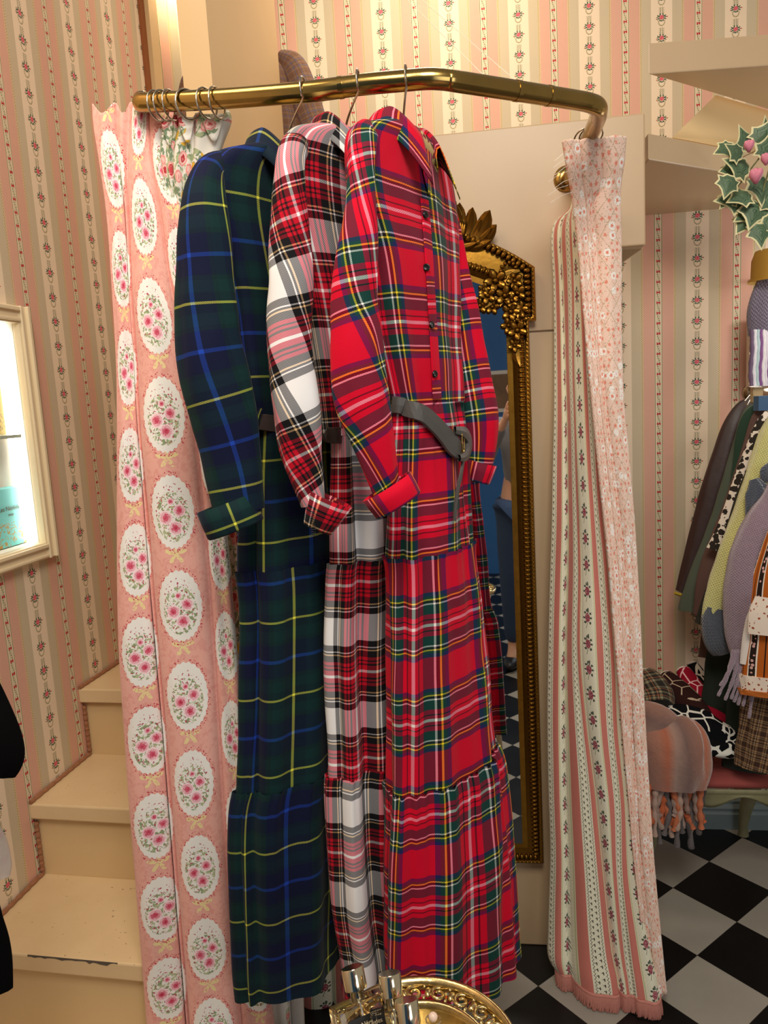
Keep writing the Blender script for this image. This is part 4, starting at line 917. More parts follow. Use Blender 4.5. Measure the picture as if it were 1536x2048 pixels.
# ================================================================ clothes rack in the recess at the right
wood = plain('pale_wood', 'B59C72', .5, var=.2, scale=30); 
kl = knit('lavender_mohair', '8A7382', 'AE97A4', .007); ky = knit('yellow_mohair', 'CFCB78', 'E6E39A', .008); kg = knit('slate_mohair', '3E4552', '5C6472', .008)
fp = {'brown': plain('dark_brown_quilted_nylon', '3A2624', .45, var=.15, bmp=.2, bs=60), 'khaki': plain('sage_green_cotton', '50594A', .8, var=.1), 'cocoa': plain('cocoa_wool', '5E443C', .85, var=.1), 'olive': plain('dark_olive_wool', '26261C', .9, var=.2), 'deep': plain('deep_green_cloth', '28332A', .85, var=.1), 'black': plain('black_cloth', '111114', .8), 'cream': plain('cream_lining_cloth', 'D9CDBE', .7)}
LEO = spots('leopard_print', 'E6DACA', '2C2620', 62, .80); WF = spots('white_flower_print', 'E2DAD0', 'B04A3C', 30, .22); FL = spots('rust_petal_print', 'EBDCCB', '9C4A28', 90, .5); PAI = paisley()
BP = brownplaid('brown_check', '3E2A20', '9C7C58', 'B8A07C', .045); GS = spots('green_spot_cloth', '2A3328', '12160F', 90, .25)
rk = thing('clothes_rail', 'slim metal clothes rail running into the wall at the right, coats and knits on it', 'clothes rail', tuple(aty(1515, 790, 2.35)))
ra = aty(1506, 785, 2.40); rb = Vector((1.30, 1.25, aty(1506, 785, 2.40).z)); MB().tube([ra, rb], .012, 12).build('rod', STEEL, rk, True)
MB().lathe(ra + WN * .02, [(0, -.02), (.028, -.018), (.03, 0)], 20, WN, WX).build('wall_plate', STEEL, rk, True)
MB().tube([rb, Vector((rb.x, rb.y, .02))], .014, 12).build('post', STEEL, rk, True); MB().lathe(Vector((rb.x, rb.y, 0)), [(.11, 0), (.11, .012), (.02, .02), (0, .02)], 28).build('base', STEEL, rk, True)
def garment(name, cat, lab, Y, mat, sleeve, body=None, flat=.45, extra=None, nf=5, fold=.04, us=1.0):
    P0 = aty(sleeve[0][0], sleeve[0][1], Y); t = thing(name, lab, cat, tuple(P0), 'clothes on the rail in the recess')
    sweep('sleeve', [(a, b, Y + (0 if len(r) == 3 else r[3]), c) for r in sleeve for a, b, c in [r[:3]]], mat, t, flat=flat, nc=28, n=46, fold=fold, nf=nf, seed=len(lab))
    body = [((a - c) + c * 1.95, b, c * 1.95) for a, b, c in body] if body else [(1655, 862, 50), (1655, 905, 108), (1652, 1090, 112), (1650, 1240, 110)]
    if body: sweep('body', [(a, b, Y + .05, c) for a, b, c in body], mat, t, flat=.16, nc=40, n=40, fold=fold, nf=9, seed=len(lab) + 3)
    q = (Y - ra.y) / (rb.y - ra.y); hp = ra.lerp(rb, q); hk = [hp + Vector((math.cos(rad(a)) * .018, 0, math.sin(rad(a)) * .018)) for a in range(180, -61, -20)] + [hp + UP * -.04, hp + UP * -.09]
    MB().tube(hk, .002, 7).build('hanger_hook', STEEL, t, True)
    return t
garment('coat', 'coat', 'pale grey coat farthest back on the rail, touching the striped wall', 2.27, fp['cream'], [(1515, 800, 8), (1490, 812, 9), (1468, 836, 9), (1450, 880, 9), (1430, 940, 9), (1412, 1010, 10), (1402, 1080, 10)], [(1530, 810, 20), (1520, 900, 60), (1520, 1150, 70)])
t = garment('jacket', 'jacket', 'dark brown padded jacket with a mustard cuff, leftmost sleeve on the rail', 2.26, fp['brown'], [(1512, 806, 10), (1488, 815, 14), (1466, 850, 18), (1448, 905, 21), (1428, 970, 22), (1408, 1040, 21), (1390, 1105, 20), (1374, 1160, 17), (1362, 1185, 12)], [(1530, 815, 25), (1522, 900, 70), (1525, 1200, 80)], nf=2, fold=.07)
MB().tube([aty(1349, 1186, 2.25), aty(1368, 1192, 2.25)], .005, 8).build('cuff_tip', plain('mustard_ribbing', 'B79A2A', .8), t, True, label='mustard cuff edge')
garment('coat', 'coat', 'sage green coat whose hem hangs left of the leopard shirt', 2.19, fp['khaki'], [(1515, 812, 8), (1496, 828, 11), (1482, 880, 13), (1464, 950, 16), (1446, 1020, 18), (1424, 1090, 20), (1404, 1150, 24), (1392, 1200, 28), (1390, 1222, 30)], [(1530, 820, 25), (1530, 900, 60), (1525, 1200, 80)])
garment('cardigan', 'cardigan', 'bottle green ribbed cardigan just behind the pale collared coat', 2.15, plain('bottle_green_knit', '23402F', .9, var=.2), [(1520, 812, 8), (1500, 832, 12), (1488, 870, 14), (1480, 930, 13), (1468, 1000, 12), (1450, 1080, 12)], None)
garment('coat', 'coat', 'cocoa brown coat between the sage coat and the leopard shirt', 2.12, fp['cocoa'], [(1530, 812, 8), (1512, 838, 10), (1498, 890, 11), (1478, 960, 13), (1456, 1030, 15), (1438, 1090, 20), (1424, 1150, 26), (1418, 1230, 30)], [(1530, 820, 25), (1525, 900, 50), (1510, 1200, 70), (1500, 1320, 75)])
garment('shirt', 'shirt', 'leopard print shirt with a white ground, its slim sleeve end pointing down left', 2.07, LEO, [(1536, 826, 7), (1520, 848, 9), (1504, 890, 10), (1486, 940, 12), (1468, 1000, 13), (1450, 1050, 13), (1436, 1080, 13), (1427, 1100, 14)], None, us=1)
garment('jumper', 'jumper', 'dark olive jumper seen as a thin strip right of the leopard sleeve', 2.05, fp['olive'], [(1545, 845, 8), (1530, 880, 10), (1506, 940, 12), (1484, 1000, 14), (1462, 1080, 15), (1440, 1150, 16), (1418, 1215, 17), (1402, 1250, 13)], None)
t = garment('jumper', 'jumper', 'pale yellow mohair jumper with slate grey star patches', 2.0, ky, [(1556, 835, 16), (1540, 870, 20), (1524, 920, 22), (1510, 970, 24), (1494, 1030, 27), (1474, 1090, 30), (1452, 1150, 29), (1434, 1200, 25), (1424, 1238, 20)], None, flat=.7)
sweep('cuff', [(1436, 1215, 1.995, 27), (1432, 1245, 1.995, 29), (1440, 1280, 1.995, 30), (1450, 1300, 2.0, 24)], kg, t, flat=.6, fold=.05, label='slate grey mohair cuff')
sweep('star_patch', [(1508, 958, 1.955, 8), (1515, 980, 1.95, 19), (1512, 1000, 1.95, 20), (1502, 1030, 1.952, 10), (1498, 1050, 1.955, 3)], kg, t, flat=.25, fold=.15, nf=5, label='slate grey star patch'); sweep('star_patch', [(1545, 925, 1.955, 6), (1540, 945, 1.95, 18), (1540, 965, 1.95, 12)], kg, t, flat=.25, fold=.15, label='slate grey star patch')
t = garment('cardigan', 'cardigan', 'lavender chunky knit cardigan with long fringe at its hem', 1.93, kl, [(1560, 950, 14), (1545, 1000, 24), (1526, 1040, 32), (1508, 1090, 38), (1498, 1140, 42), (1492, 1200, 42), (1490, 1260, 38), (1494, 1310, 30), (1500, 1345, 20)], [(1560, 960, 20), (1550, 1080, 40), (1540, 1300, 40)], flat=.7, fold=.03)
mb = MB(); rnd = random.Random(8)
for k, (x0, x1, y1) in enumerate(((1468, 1436, 1392), (1478, 1450, 1400), (1484, 1462, 1398), (1492, 1476, 1410), (1500, 1486, 1412), (1506, 1498, 1436), (1474, 1440, 1372), (1512, 1500, 1400), (1496, 1468, 1404))):
    a = aty(x0, 1300, 1.91); b = aty(x1, y1, 1.90); m_ = a.lerp(b, .5) + Vector((.004, -.004, 0)); mb = MB()
    mb.tube(smoothpath([a, m_, b], 12), [.007 - .0003 * i + .001 * math.sin(i * 2) for i in range(12)], 7).build('fringe_strand', kl, t, True)
garment('blouse', 'blouse', 'white blouse with small rust flowers beside the lavender cardigan', 1.89, WF, [(1545, 1060, 7), (1532, 1110, 9), (1518, 1160, 10), (1506, 1220, 10), (1494, 1280, 9), (1486, 1328, 6)], None)
t = thing('tunic', 'orange and white paisley tunic with a petal print border at the right edge', 'tunic', tuple(aty(1530, 1300, 1.86)), 'clothes on the rail in the recess')
sweep('body', [(1560, 1060, 1.87, 20), (1548, 1150, 1.87, 36), (1545, 1240, 1.87, 46), (1540, 1320, 1.87, 52), (1538, 1365, 1.87, 54)], PAI, t, flat=.3, nc=50, fold=.03, nf=6)
sweep('border', [(1538, 1352, 1.868, 55), (1538, 1382, 1.868, 56)], FL, t, flat=.31, nc=50, fold=.03, nf=6, label='petal print border')
sweep('hem_band', [(1538, 1380, 1.866, 57), (1538, 1390, 1.866, 57)], plain('orange_binding', 'B8641E', .7), t, flat=.32, nc=50, fold=.03, nf=6, label='orange bound hem')
sweep('pocket', [(1530, 1195, 1.845, 18), (1526, 1230, 1.842, 26), (1524, 1270, 1.842, 26)], FL, t, flat=.1, label='petal print pocket')
t = thing('skirt', 'brown checked skirt hanging below the orange tunic', 'skirt', tuple(aty(1520, 1450, 1.93)), 'clothes on the rail in the recess')
sweep('panel', [(1535, 1340, 1.94, 44), (1532, 1420, 1.94, 48), (1526, 1500, 1.94, 48), (1522, 1540, 1.94, 46)], BP, t, flat=.3, nc=50, fold=.05, nf=7, rot=-.1)
t = thing('trousers', 'long dark green trousers hanging behind the brown checked skirt', 'trousers', tuple(aty(1500, 1450, 2.02)), 'clothes on the rail in the recess')
sweep('leg', [(1512, 1200, 2.03, 30), (1505, 1300, 2.03, 34), (1496, 1400, 2.03, 38), (1492, 1500, 2.03, 40), (1490, 1540, 2.03, 40)], fp['deep'], t, flat=.25, nc=40, fold=.06, nf=5)
t = thing('skirt', 'dark green skirt with black dots, its hem resting above the bench textiles', 'skirt', tuple(aty(1440, 1400, 2.08)), 'clothes on the rail in the recess')
sweep('panel', [(1455, 1250, 2.10, 22), (1445, 1310, 2.10, 30), (1445, 1370, 2.10, 36), (1448, 1425, 2.10, 40)], GS, t, flat=.3, nc=40, fold=.07, nf=5)
t = thing('coat', 'reddish brown coat hem showing between the slate cuff and the dotted skirt', 'coat', tuple(aty(1430, 1290, 2.15)), 'clothes on the rail in the recess')
sweep('panel', [(1450, 1180, 2.15, 24), (1440, 1240, 2.15, 32), (1440, 1316, 2.15, 38)], fp['cocoa'], t, flat=.25, nc=40, fold=.05, nf=5)
# wooden hanger peg and blue collar
t = thing('clothes_peg', 'pale wooden hanger clip on top of the rail in the recess', 'hanger', tuple(aty(1512, 790, 2.2)))
bevel(MB().box(aty(1513, 790, 2.2), (.030, .02, .045)).build('clip', wood, t), .003); MB().tube([aty(1500, 800, 2.19), aty(1494, 812, 2.19), aty(1490, 802, 2.19), aty(1500, 790, 2.19)], .002, 6).build('wire', STEEL, t)
MB().box(aty(1530, 806, 2.1), (.05, .03, .04)).build('clip', plain('blue_denim', '3E5E80', .8), t, label='blue denim tab')
# scarf hanging above with lit niche behind
t = thing('scarf', 'grey lilac mohair scarf with white, teal and purple fringe hanging at the right edge', 'scarf', tuple(aty(1530, 640, 2.2)))
sweep('body', [(1560, 540, 2.2, 12), (1545, 560, 2.2, 26), (1538, 590, 2.2, 34), (1532, 630, 2.2, 34), (1532, 670, 2.2, 32)], knit('grey_lilac_mohair', '6E6878', '9A90A6', .01), t, flat=.35, fold=.05)
for k, (x, c) in enumerate(((1503, '77637E'), (1509, 'F2EEF4'), (1515, 'BFD8DA'), (1521, '8A5A92'), (1527, 'F4F0F2'), (1532, 'E9E3EE'), (1538, '8A5A92'))):
    MB().tube(smoothpath([aty(x, 660, 2.19), aty(x + 1, 700, 2.18), aty(x - 2, 740, 2.18), aty(x, 772, 2.18)], 14), [.006 + .001 * math.sin(i * 2 + k) for i in range(14)], 7).build('fringe_strand', plain('fringe_%d' % k, c, .9, var=.2, scale=80), t, True)
t = thing('hat', 'mustard felt hat partly cut off at the right edge above the lilac scarf', 'hat', tuple(aty(1540, 530, 2.15)))
MB().lathe(aty(1552, 562, 2.2), [(.075, 0), (.072, .004), (.066, .008), (.064, .06), (.055, .085), (0, .09)], 28).build('crown', plain('mustard_felt', 'B48A34', .9, var=.1), t, True)
MB().tube([aty(1552, 562, 2.2) + UP * .03, aty(1552, 562, 2.2) + UP * .03 + WN * .22], .006, 8).build('wall_peg', wood, t, True)
nic = M('lit_niche_panel'); nic.b.inputs['Emission Color'].default_value = (1, .93, .86, 1); nic.b.inputs['Emission Strength'].default_value = 9; NIC = nic.out('FFFFFF', .5)
t = thing('light_box', 'bright white light box on the wall behind the lilac scarf', 'light'); a = aty(1570, 700, 2.33)
MB().box(a, (.19, .02, .20), WX, WN, UP).build('diffuser', NIC, t); MB().box(a + WN * .02, (.20, .03, .21), WX, WN, UP).build('housing', fp['cream'], t)
# ================================================================ bench and its textiles
bn = thing('bench', 'low carved bench with a worn red seat and pale green legs below the hanging clothes', 'bench', (1.2, 2.25, 0))
zt = aty(1450, 1572, 2.02).z; GW = plain('worn_sage_wood', '8E8A66', .6, var=.3, scale=40, bmp=.3, bs=60); RU = plain('worn_red_velvet', '9A4740', .85, var=.25, scale=20, bmp=.2)
x0 = aty(1290, 1570, 2.05).x - .05; x1 = 1.62
fa_ = Vector((x0, 2.05, 0)); fb_ = fa_ + WX * (x1 - x0); dpth = 2.395 - 2.05
n = 30; P = []
for h, d in ((.0, -.004), (.012, -.014), (.022, -.010), (.030, .02), (.036, .10), (.036, dpth * .8), (.028, dpth - .03), (0, dpth - .02)):
    P.append([fa_ + WX * ((x1 - x0) * k / n) + WN * d + UP * (zt + h - .0) for k in range(n + 1)])
MB().grid(P).build('seat_cushion', RU, bn, True)
P = []
for q, d in ((0, -.012), (.006, -.016), (.014, -.012), (.022, -.006), (.034, -.010), (.046, -.002), (.046, .02)):
    P.append([fa_ + WX * ((x1 - x0) * k / 60) + WN * d + UP * (zt - q * (1.0 + .35 * math.sin(k * .55) * (q > .03))) for k in range(61)])
MB().grid(P).build('front_rail', GW, bn, True)
for (px, Yl, xx) in ((0, 2.36, aty(1497, 1640, 2.34).x), (0, 2.36, x0 + .05), (0, 2.08, x1 - .05), (0, 2.075, x0 + .04)):
    base = Vector((xx, Yl, 0)); L = []; R = []
    for k in range(15):
        q = k / 14; L.append(base + Vector((.018 * math.sin(q * PI * 1.6) + .010, 0, (zt - .03) * (1 - q) + .004))); R.append(.036 * (1 - q) ** 1.1 + .012 + .006 * (k == 14))
    MB().tube(L, R, 10).build('leg', GW, bn, True)
def roll(name, cat, lab, pts, mat, flat=.9, grp='rolled textiles heaped on the bench', **k):
    t = thing(name, lab, cat, tuple(aty(pts[0][0], pts[0][1], pts[0][2])), grp); sweep('cloth', pts, mat, t, flat=flat, nc=32, n=40, fold=k.pop('fold', .03), nf=3, **k)
    a = pts[0]; c = aty(a[0], a[1], a[2]); nx = aty(pts[1][0], pts[1][1], pts[1][2]); ax = (c - nx).normalized(); r = a[3] * mpp(c)
    sp = [c + ax * .003 + (lambda u_, v_: u_ * math.cos(q) * r * (1 - q / 22) + v_ * math.sin(q) * r * flat * (1 - q / 22))(ax.cross(UP).normalized(), ax.cross(ax.cross(UP)).normalized()) for q in [i * .5 for i in range(34)]]
    MB().tube(sp, .003, 6).build('spiral_edge', fp['cream'], t, True, label='pale rolled edge'); return t
roll('blanket', 'blanket', 'dark checked wool blanket roll nearest the floral lining', [(1284, 1350, 2.2, 26), (1296, 1372, 2.17, 34), (1306, 1395, 2.14, 38), (1312, 1420, 2.10, 36)], brownplaid('grey_check_wool', '2A2622', '8C8468', 'B86A4A', .07))
roll('throw', 'throw', 'chocolate brown throw with thin cream lines rolled between the black and the red ones', [(1332, 1352, 2.25, 14), (1348, 1376, 2.2, 24), (1368, 1402, 2.15, 30), (1392, 1432, 2.1, 30), (1412, 1456, 2.06, 24)], cameo('brown_line_cloth', '2E1614', 'B9A48C'))
roll('throw', 'throw', 'crimson throw with thin white lines, brightest roll on the bench', [(1366, 1342, 2.25, 14), (1380, 1365, 2.21, 18), (1398, 1395, 2.16, 21), (1416, 1425, 2.12, 23), (1440, 1448, 2.08, 22), (1462, 1458, 2.06, 14)], cameo('crimson_line_cloth', '8E0E28', 'E2B8B8'))
roll('throw', 'throw', 'black throw with a cream edge standing behind the crimson roll', [(1384, 1328, 2.32, 10), (1394, 1350, 2.3, 16), (1402, 1380, 2.27, 20), (1415, 1410, 2.24, 22)], cameo('black_line_cloth', '0D0D12', 'CFC4B4', 18))
roll('throw', 'throw', 'small black throw with a white edge between the checked blanket and the brown roll', [(1318, 1368, 2.27, 10), (1328, 1385, 2.25, 16), (1335, 1405, 2.22, 20), (1340, 1430, 2.18, 22)], cameo('black_cloth_plain', '0B0B10', 'CFC4B4', 16))
roll('throw', 'throw', 'black throw with white line drawing heaped across the bench front', [(1318, 1430, 2.1, 22), (1345, 1442, 2.08, 34), (1385, 1455, 2.06, 38), (1420, 1470, 2.04, 34), (1455, 1478, 2.03, 26), (1475, 1480, 2.03, 12)], cameo('black_drawn_cloth', '08080C', 'D8D4C8', 22, .045), fold=.08)
roll('throw', 'throw', 'black and white patterned throw folded along the front of the seat', [(1375, 1478, 2.0, 10), (1395, 1490, 2.0, 15), (1425, 1496, 2.0, 17), (1455, 1500, 2.0, 16), (1475, 1500, 2.01, 10)], cameo('black_white_cloth', '0A0A0C', 'DAD8CC', 34, .16), fold=.10)
kp = None
g = M('peach_mohair'); u, v = g.uv(); n1 = g.noise(40, g.uvec, 4, .7); st = g.ramp(g.m('FRACT', g.m('DIVIDE', g.add(u, 5.0), .13)), [(0, '7A5A50'), (.3, '9C6855'), (.45, 'A85A3C'), (.6, '9A8074'), (.85, '62504E'), (1, '7A5A50')], 'LINEAR')
g.bump(n1, .8, .006); PEACH = g.out(g.mix(g.mul(n1, .35), st, 'B98A76'), .95, spec=.1, sheen=.8)
bl_ = thing('blanket', 'peach and orange mohair blanket over the bench end with a long fringe', 'blanket', tuple(aty(1345, 1500, 2.0)))
sweep('cloth', [(1262, 1432, 2.02, 26), (1290, 1438, 2.0, 36), (1325, 1450, 1.98, 34), (1352, 1462, 1.98, 22), (1362, 1472, 1.99, 8)], PEACH, bl_, flat=.8, fold=.04)
sweep('fold', [(1318, 1455, 1.99, 60), (1328, 1480, 1.955, 80), (1330, 1510, 1.945, 84), (1330, 1540, 1.945, 82), (1330, 1566, 1.95, 78)], PEACH, bl_, flat=.35, nc=72, fold=.04, nf=9)
cols = ['C4714C', '9A7C70', 'B89C8C', '56504F', 'C0623A', 'A58D80', '6A6260']; ms = [plain('mohair_fringe_%d' % i, c, .95, var=.25, scale=60, bmp=.6, bs=400) for i, c in enumerate(cols)]
rnd = random.Random(21)
for k in range(44):
    x = 1254 + k * 3.5; y1 = 1660 + 26 * math.sin(k * .9) + rnd.randint(-10, 22) - (0 if k < 17 else 8); Y = 1.93 + rnd.random() * .03
    pts = [aty(x, 1550, Y + .01), aty(x + rnd.randint(-5, 5), 1585, Y), aty(x + rnd.randint(-7, 9), 1620, Y), aty(x + rnd.randint(-9, 10), y1, Y)]
    MB().tube(smoothpath(pts, 18), [.0088 + .002 * math.sin(i * 1.7 + k) - .0001 * i for i in range(18)], 7).build('fringe_strand', ms[(k * 3) % 7], bl_, True)
# ================================================================ trailing ivy with rosebuds
def ivymat():
    g = M('variegated_ivy'); u, v = g.uv(); n = g.noise(60, g.uvec, 3); q = g.add(v, g.mul(g.sub(n, .5), .35))
    col = g.mix(g.gt(q, .80), g.mix(g.gt(n, .50), '22402C', '6C8464'), 'D9D2A2'); return g.out(col, .5, spec=.3)
IVY = ivymat(); iv = thing('ivy_garland', 'variegated ivy with pink rosebuds hanging at the upper right edge', 'artificial plant', tuple(aty(1510, 360, 1.7)))
def ivyleaf(c, d, nrm, L):
    d = d.normalized(); nrm = (nrm - d * nrm.dot(d)).normalized(); s = d.cross(nrm); out = [(0, 0), (-.02, -.16), (.10, -.30), (.08, -.48), (.26, -.40), (.46, -.50), (.52, -.34), (.66, -.20), (.84, -.10), (1.02, 0)]; pts = out + [(a, -b) for a, b in out[::-1][1:-1]]
    V = [c + d * (.38 * L) + nrm * (.05 * L)]; uv = [(c.x, 0)]
    for r in (.7, 1):
        for a, b in pts: V.append(c + d * ((.38 + (a - .38) * r) * L) + s * (b * L * r) + nrm * (.05 * L - .10 * L * r * (abs(b) * 2) ** 2 - .06 * L * r)); uv.append((c.x + a * .02, r * .88 if r < 1 else 1))
    m_ = len(pts); fs = [(0, 1 + i, 1 + (i + 1) % m_) for i in range(m_)] + [(1 + i, 1 + m_ + i, 1 + m_ + (i + 1) % m_, 1 + (i + 1) % m_) for i in range(m_)]
    o = make('leaf', V, fs, IVY, iv, uv=uv, smooth=False); thick(o, .0006)
for x, y, a, L in ((1470, 290, 200, .055), (1500, 300, 120, .06), (1515, 290, 60, .06), (1478, 335, 190, .05), (1462, 350, 250, .055), (1500, 340, 160, .07), (1520, 350, 270, .07), (1500, 385, 200, .06), (1490, 395, 185, .075), (1515, 400, 250, .07), (1530, 380, 300, .07), (1500, 430, 230, .055), (1520, 445, 270, .06), (1532, 430, 300, .055), (1510, 415, 210, .06), (1530, 320, 80, .06), (1486, 312, 150, .05), (1468, 385, 225, .05), (1535, 290, 100, .06), (1540, 410, 280, .07)):
    a = rad(a); ivyleaf(aty(x, y, 1.68 + rnd.random() * .06), Vector((math.cos(a), -.15, math.sin(a))), Vector((rnd.random() * .8 - .4, -1, .3 + rnd.random() * .4)), L)
for k, pp_ in enumerate((((1560, 250), (1530, 300), (1500, 340), (1470, 380)), ((1560, 260), (1535, 350), (1520, 400), (1510, 440)))):
    MB().tube(smoothpath([aty(x, y, 1.70) for x, y in pp_], 16), .0018, 6).build('stem', plain('ivy_stem', '6A6A3A', .7), iv, True)
MB().tube([aty(1530, 300, 1.70), aty(1535, 290, 1.75), Vector((aty(1535, 290, 1.75).x, 1.98, f1.z - hh))], .0012, 6).build('hanging_wire', STEEL, iv, True)
BUD = plain('pink_petal', 'D98498', .6, var=.25, scale=80)
for x, y, r in ((1512, 352, .017), (1498, 292, .013), (1532, 318, .013)):
    mb = MB(); c = aty(x, y, 1.655)
    for i in range(3):
        for k in range(4):
            a = 2 * PI * k / 4 + i; mb.ell(c + Vector((math.cos(a) * r * .34 * i / 2, math.sin(a) * r * .34 * i / 2, 0)), (r * .5, r * .5, r * (1.0 - .12 * i)), (1, 0, 0), (0, 1, 0), (math.cos(a) * .2 * i, math.sin(a) * .2 * i, 1), 10, 7)
    mb.build('rosebud', BUD, iv, True, label='pink rosebud')
# ================================================================ coat on the stair wall
TW = brownplaid('brown_tweed', '7A5A46', '8E705A', '5E6FA0', .05)
ct = thing('coat', 'brown checked tweed coat hanging on the upper stair wall behind the partition', 'coat', tuple(aty(560, 200, 2.5)))
sweep('body', [(500, 110, 2.50, 60), (500, 150, 2.50, 96), (500, 200, 2.50, 110), (505, 300, 2.50, 114), (510, 420, 2.50, 118)], TW, ct, flat=.22, nc=50, fold=.02)
sweep('sleeve', [(560, 110, 2.46, 10), (585, 128, 2.44, 22), (602, 165, 2.43, 26), (615, 210, 2.43, 28), (630, 260, 2.43, 27), (640, 340, 2.44, 24)], TW, ct, flat=.7, fold=.03)
sweep('sleeve', [(392, 150, 2.48, 14), (380, 170, 2.48, 20), (372, 230, 2.48, 22), (368, 320, 2.48, 22)], TW, ct, flat=.7, fold=.03)
# ================================================================ black garment at the left edge
BV = plain('black_velvet', '050506', .9, var=.3, scale=20, spec=.1)
bv = thing('jacket', 'black velvet jacket cut off by the left edge of the photo', 'jacket', tuple(aty(-20, 1600, .95)))
sweep('sleeve', [(-80, 1230, .95, 16), (-60, 1320, .95, 30), (-32, 1400, .95, 36), (-2, 1470, .95, 38), (9, 1515, .95, 37), (2, 1545, .95, 30)], BV, bv, flat=.7, fold=.04)
sweep('body', [(-120, 1150, 1.0, 50), (-100, 1500, 1.0, 60), (-86, 1720, 1.0, 60), (-66, 1850, 1.0, 60), (-46, 1940, 1.0, 64), (-42, 1990, 1.0, 62)], BV, bv, flat=.4, fold=.04)
sh = thing('gauze_bag', 'translucent white gauze bag tip with a pink flower at the left edge above the steps', 'bag', tuple(aty(0, 1700, 1.05)))
sweep('gauze', [(-14, 1640, 1.05, 4), (-12, 1680, 1.05, 22), (-10, 1730, 1.05, 30), (-8, 1758, 1.05, 26)], plain('white_gauze', 'E4D6CC', .8, Alpha=.6), sh, flat=.3)
# ================================================================ round gilt tray table with perfume bottles
cT = aty(840, 2106, .80); ztab = cT.z; rT = .120
tb = thing('side_table', 'pale side table with curved legs below the gilt tray', 'table', (cT.x, cT.y, 0))
PW = plain('pale_limed_wood', 'C9B493', .5, var=.12, scale=20, bmp=.1)
MB().lathe(Vector((cT.x, cT.y, ztab - .045)), [(0, 0), (rT - .03, 0), (rT - .02, .006), (rT - .018, .022), (rT - .03, .028), (0, .028)], 48).build('top', PW, tb, True)
for a in (25, 145, 265):
    d = Vector((math.cos(rad(a)), math.sin(rad(a)), 0)); L = []; R = []
    for k in range(18):
        q = k / 17; L.append(Vector((cT.x, cT.y, 0)) + d * (rT - .030 + .030 * math.sin(q * PI * 1.15) + .07 * q ** 3) + UP * ((ztab - .046) * (1 - q) + .006)); R.append(.017 - .007 * q + .006 * (q > .95))
    MB().tube(L, R, 12).build('leg', PW, tb, True)
g = M('chased_brass'); n = g.noise(90, g.obj(), 3); g.bump(n, .2, .002); TG = g.out(g.mix(n, 'A88E58', 'E2CE98'), .24, 1)
tray = thing('tray', 'round openwork gilt tray at the bottom edge of the photo', 'tray', tuple(cT + UP * -.015))
MB().lathe(cT - UP * .016, [(0, 0), (rT - .035, 0), (rT - .035, .003), (0, .003)], 64).build('plate', TG, tray, True)
MB().lathe(cT - UP * .016, [(rT - .040, .002), (rT - .037, .010), (rT - .033, .012), (rT - .030, .008), (rT - .030, .002)], 72).build('inner_ring', TG, tray, True)
MB().lathe(cT - UP * .016, [(rT - .008, .004), (rT - .008, .012), (rT - .003, .018), (rT + .001, .018), (rT + .003, .012), (rT, .004), (rT - .008, .004)], 96).build('rim', TG, tray, True)
fm = MB()
for k in range(20):
    a0 = 2 * PI * k / 20; pts = []
    for i in range(22):
        q = i / 21; rr = rT - .018 + .011 * math.cos(q * 2 * PI * 1.25) * (1 - q * .5); aa = a0 + (.10 * math.sin(q * 2 * PI * 1.25) * (1 - q * .6) + .02) ; pts.append(cT - UP * .008 + Vector((math.cos(aa) * rr, math.sin(aa) * rr, .002 * math.sin(q * 6))))
    fm.tube(pts, [.0028 - .0012 * abs(i / 21 - .4) for i in range(22)], 7)
    aa = a0 + PI / 20; fm.ell(cT - UP * .007 + Vector((math.cos(aa) * (rT - .018), math.sin(aa) * (rT - .018), 0)), (.0085, .0045, .004), (math.cos(aa), math.sin(aa), 0), (-math.sin(aa), math.cos(aa), 0), (0, 0, 1), 10, 6)
    for dr in (-.010, .010): fm.ell(cT - UP * .007 + Vector((math.cos(aa + .05) * (rT - .018 + dr), math.sin(aa + .05) * (rT - .018 + dr), 0)), (.004, .0025, .003), (math.cos(aa), math.sin(aa), 0), (-math.sin(aa), math.cos(aa), 0), (0, 0, 1), 8, 5)
o = fm.build('openwork_scrolls', TG, tray, True); o['kind'] = 'stuff'
gg = M('clear_bottle_glass'); gg.b.inputs['Transmission Weight'].default_value = 1; gg.b.inputs['IOR'].default_value = 1.45; GLB = gg.out('FDFCF8', .02)
gj = M('amber_perfume'); gj.b.inputs['Transmission Weight'].default_value = .9; gj.b.inputs['IOR'].default_value = 1.33; JUI = gj.out('F6EAC0', .05)
CAPM = plain('polished_pale_gold', 'E6DABC', .12, 1); LBL = plain('black_label_card', '14120F', .5); LTX = plain('cream_print', 'D8C8A4', .5); YB = plain('yellow_bloom_print', 'E2B62A', .4)
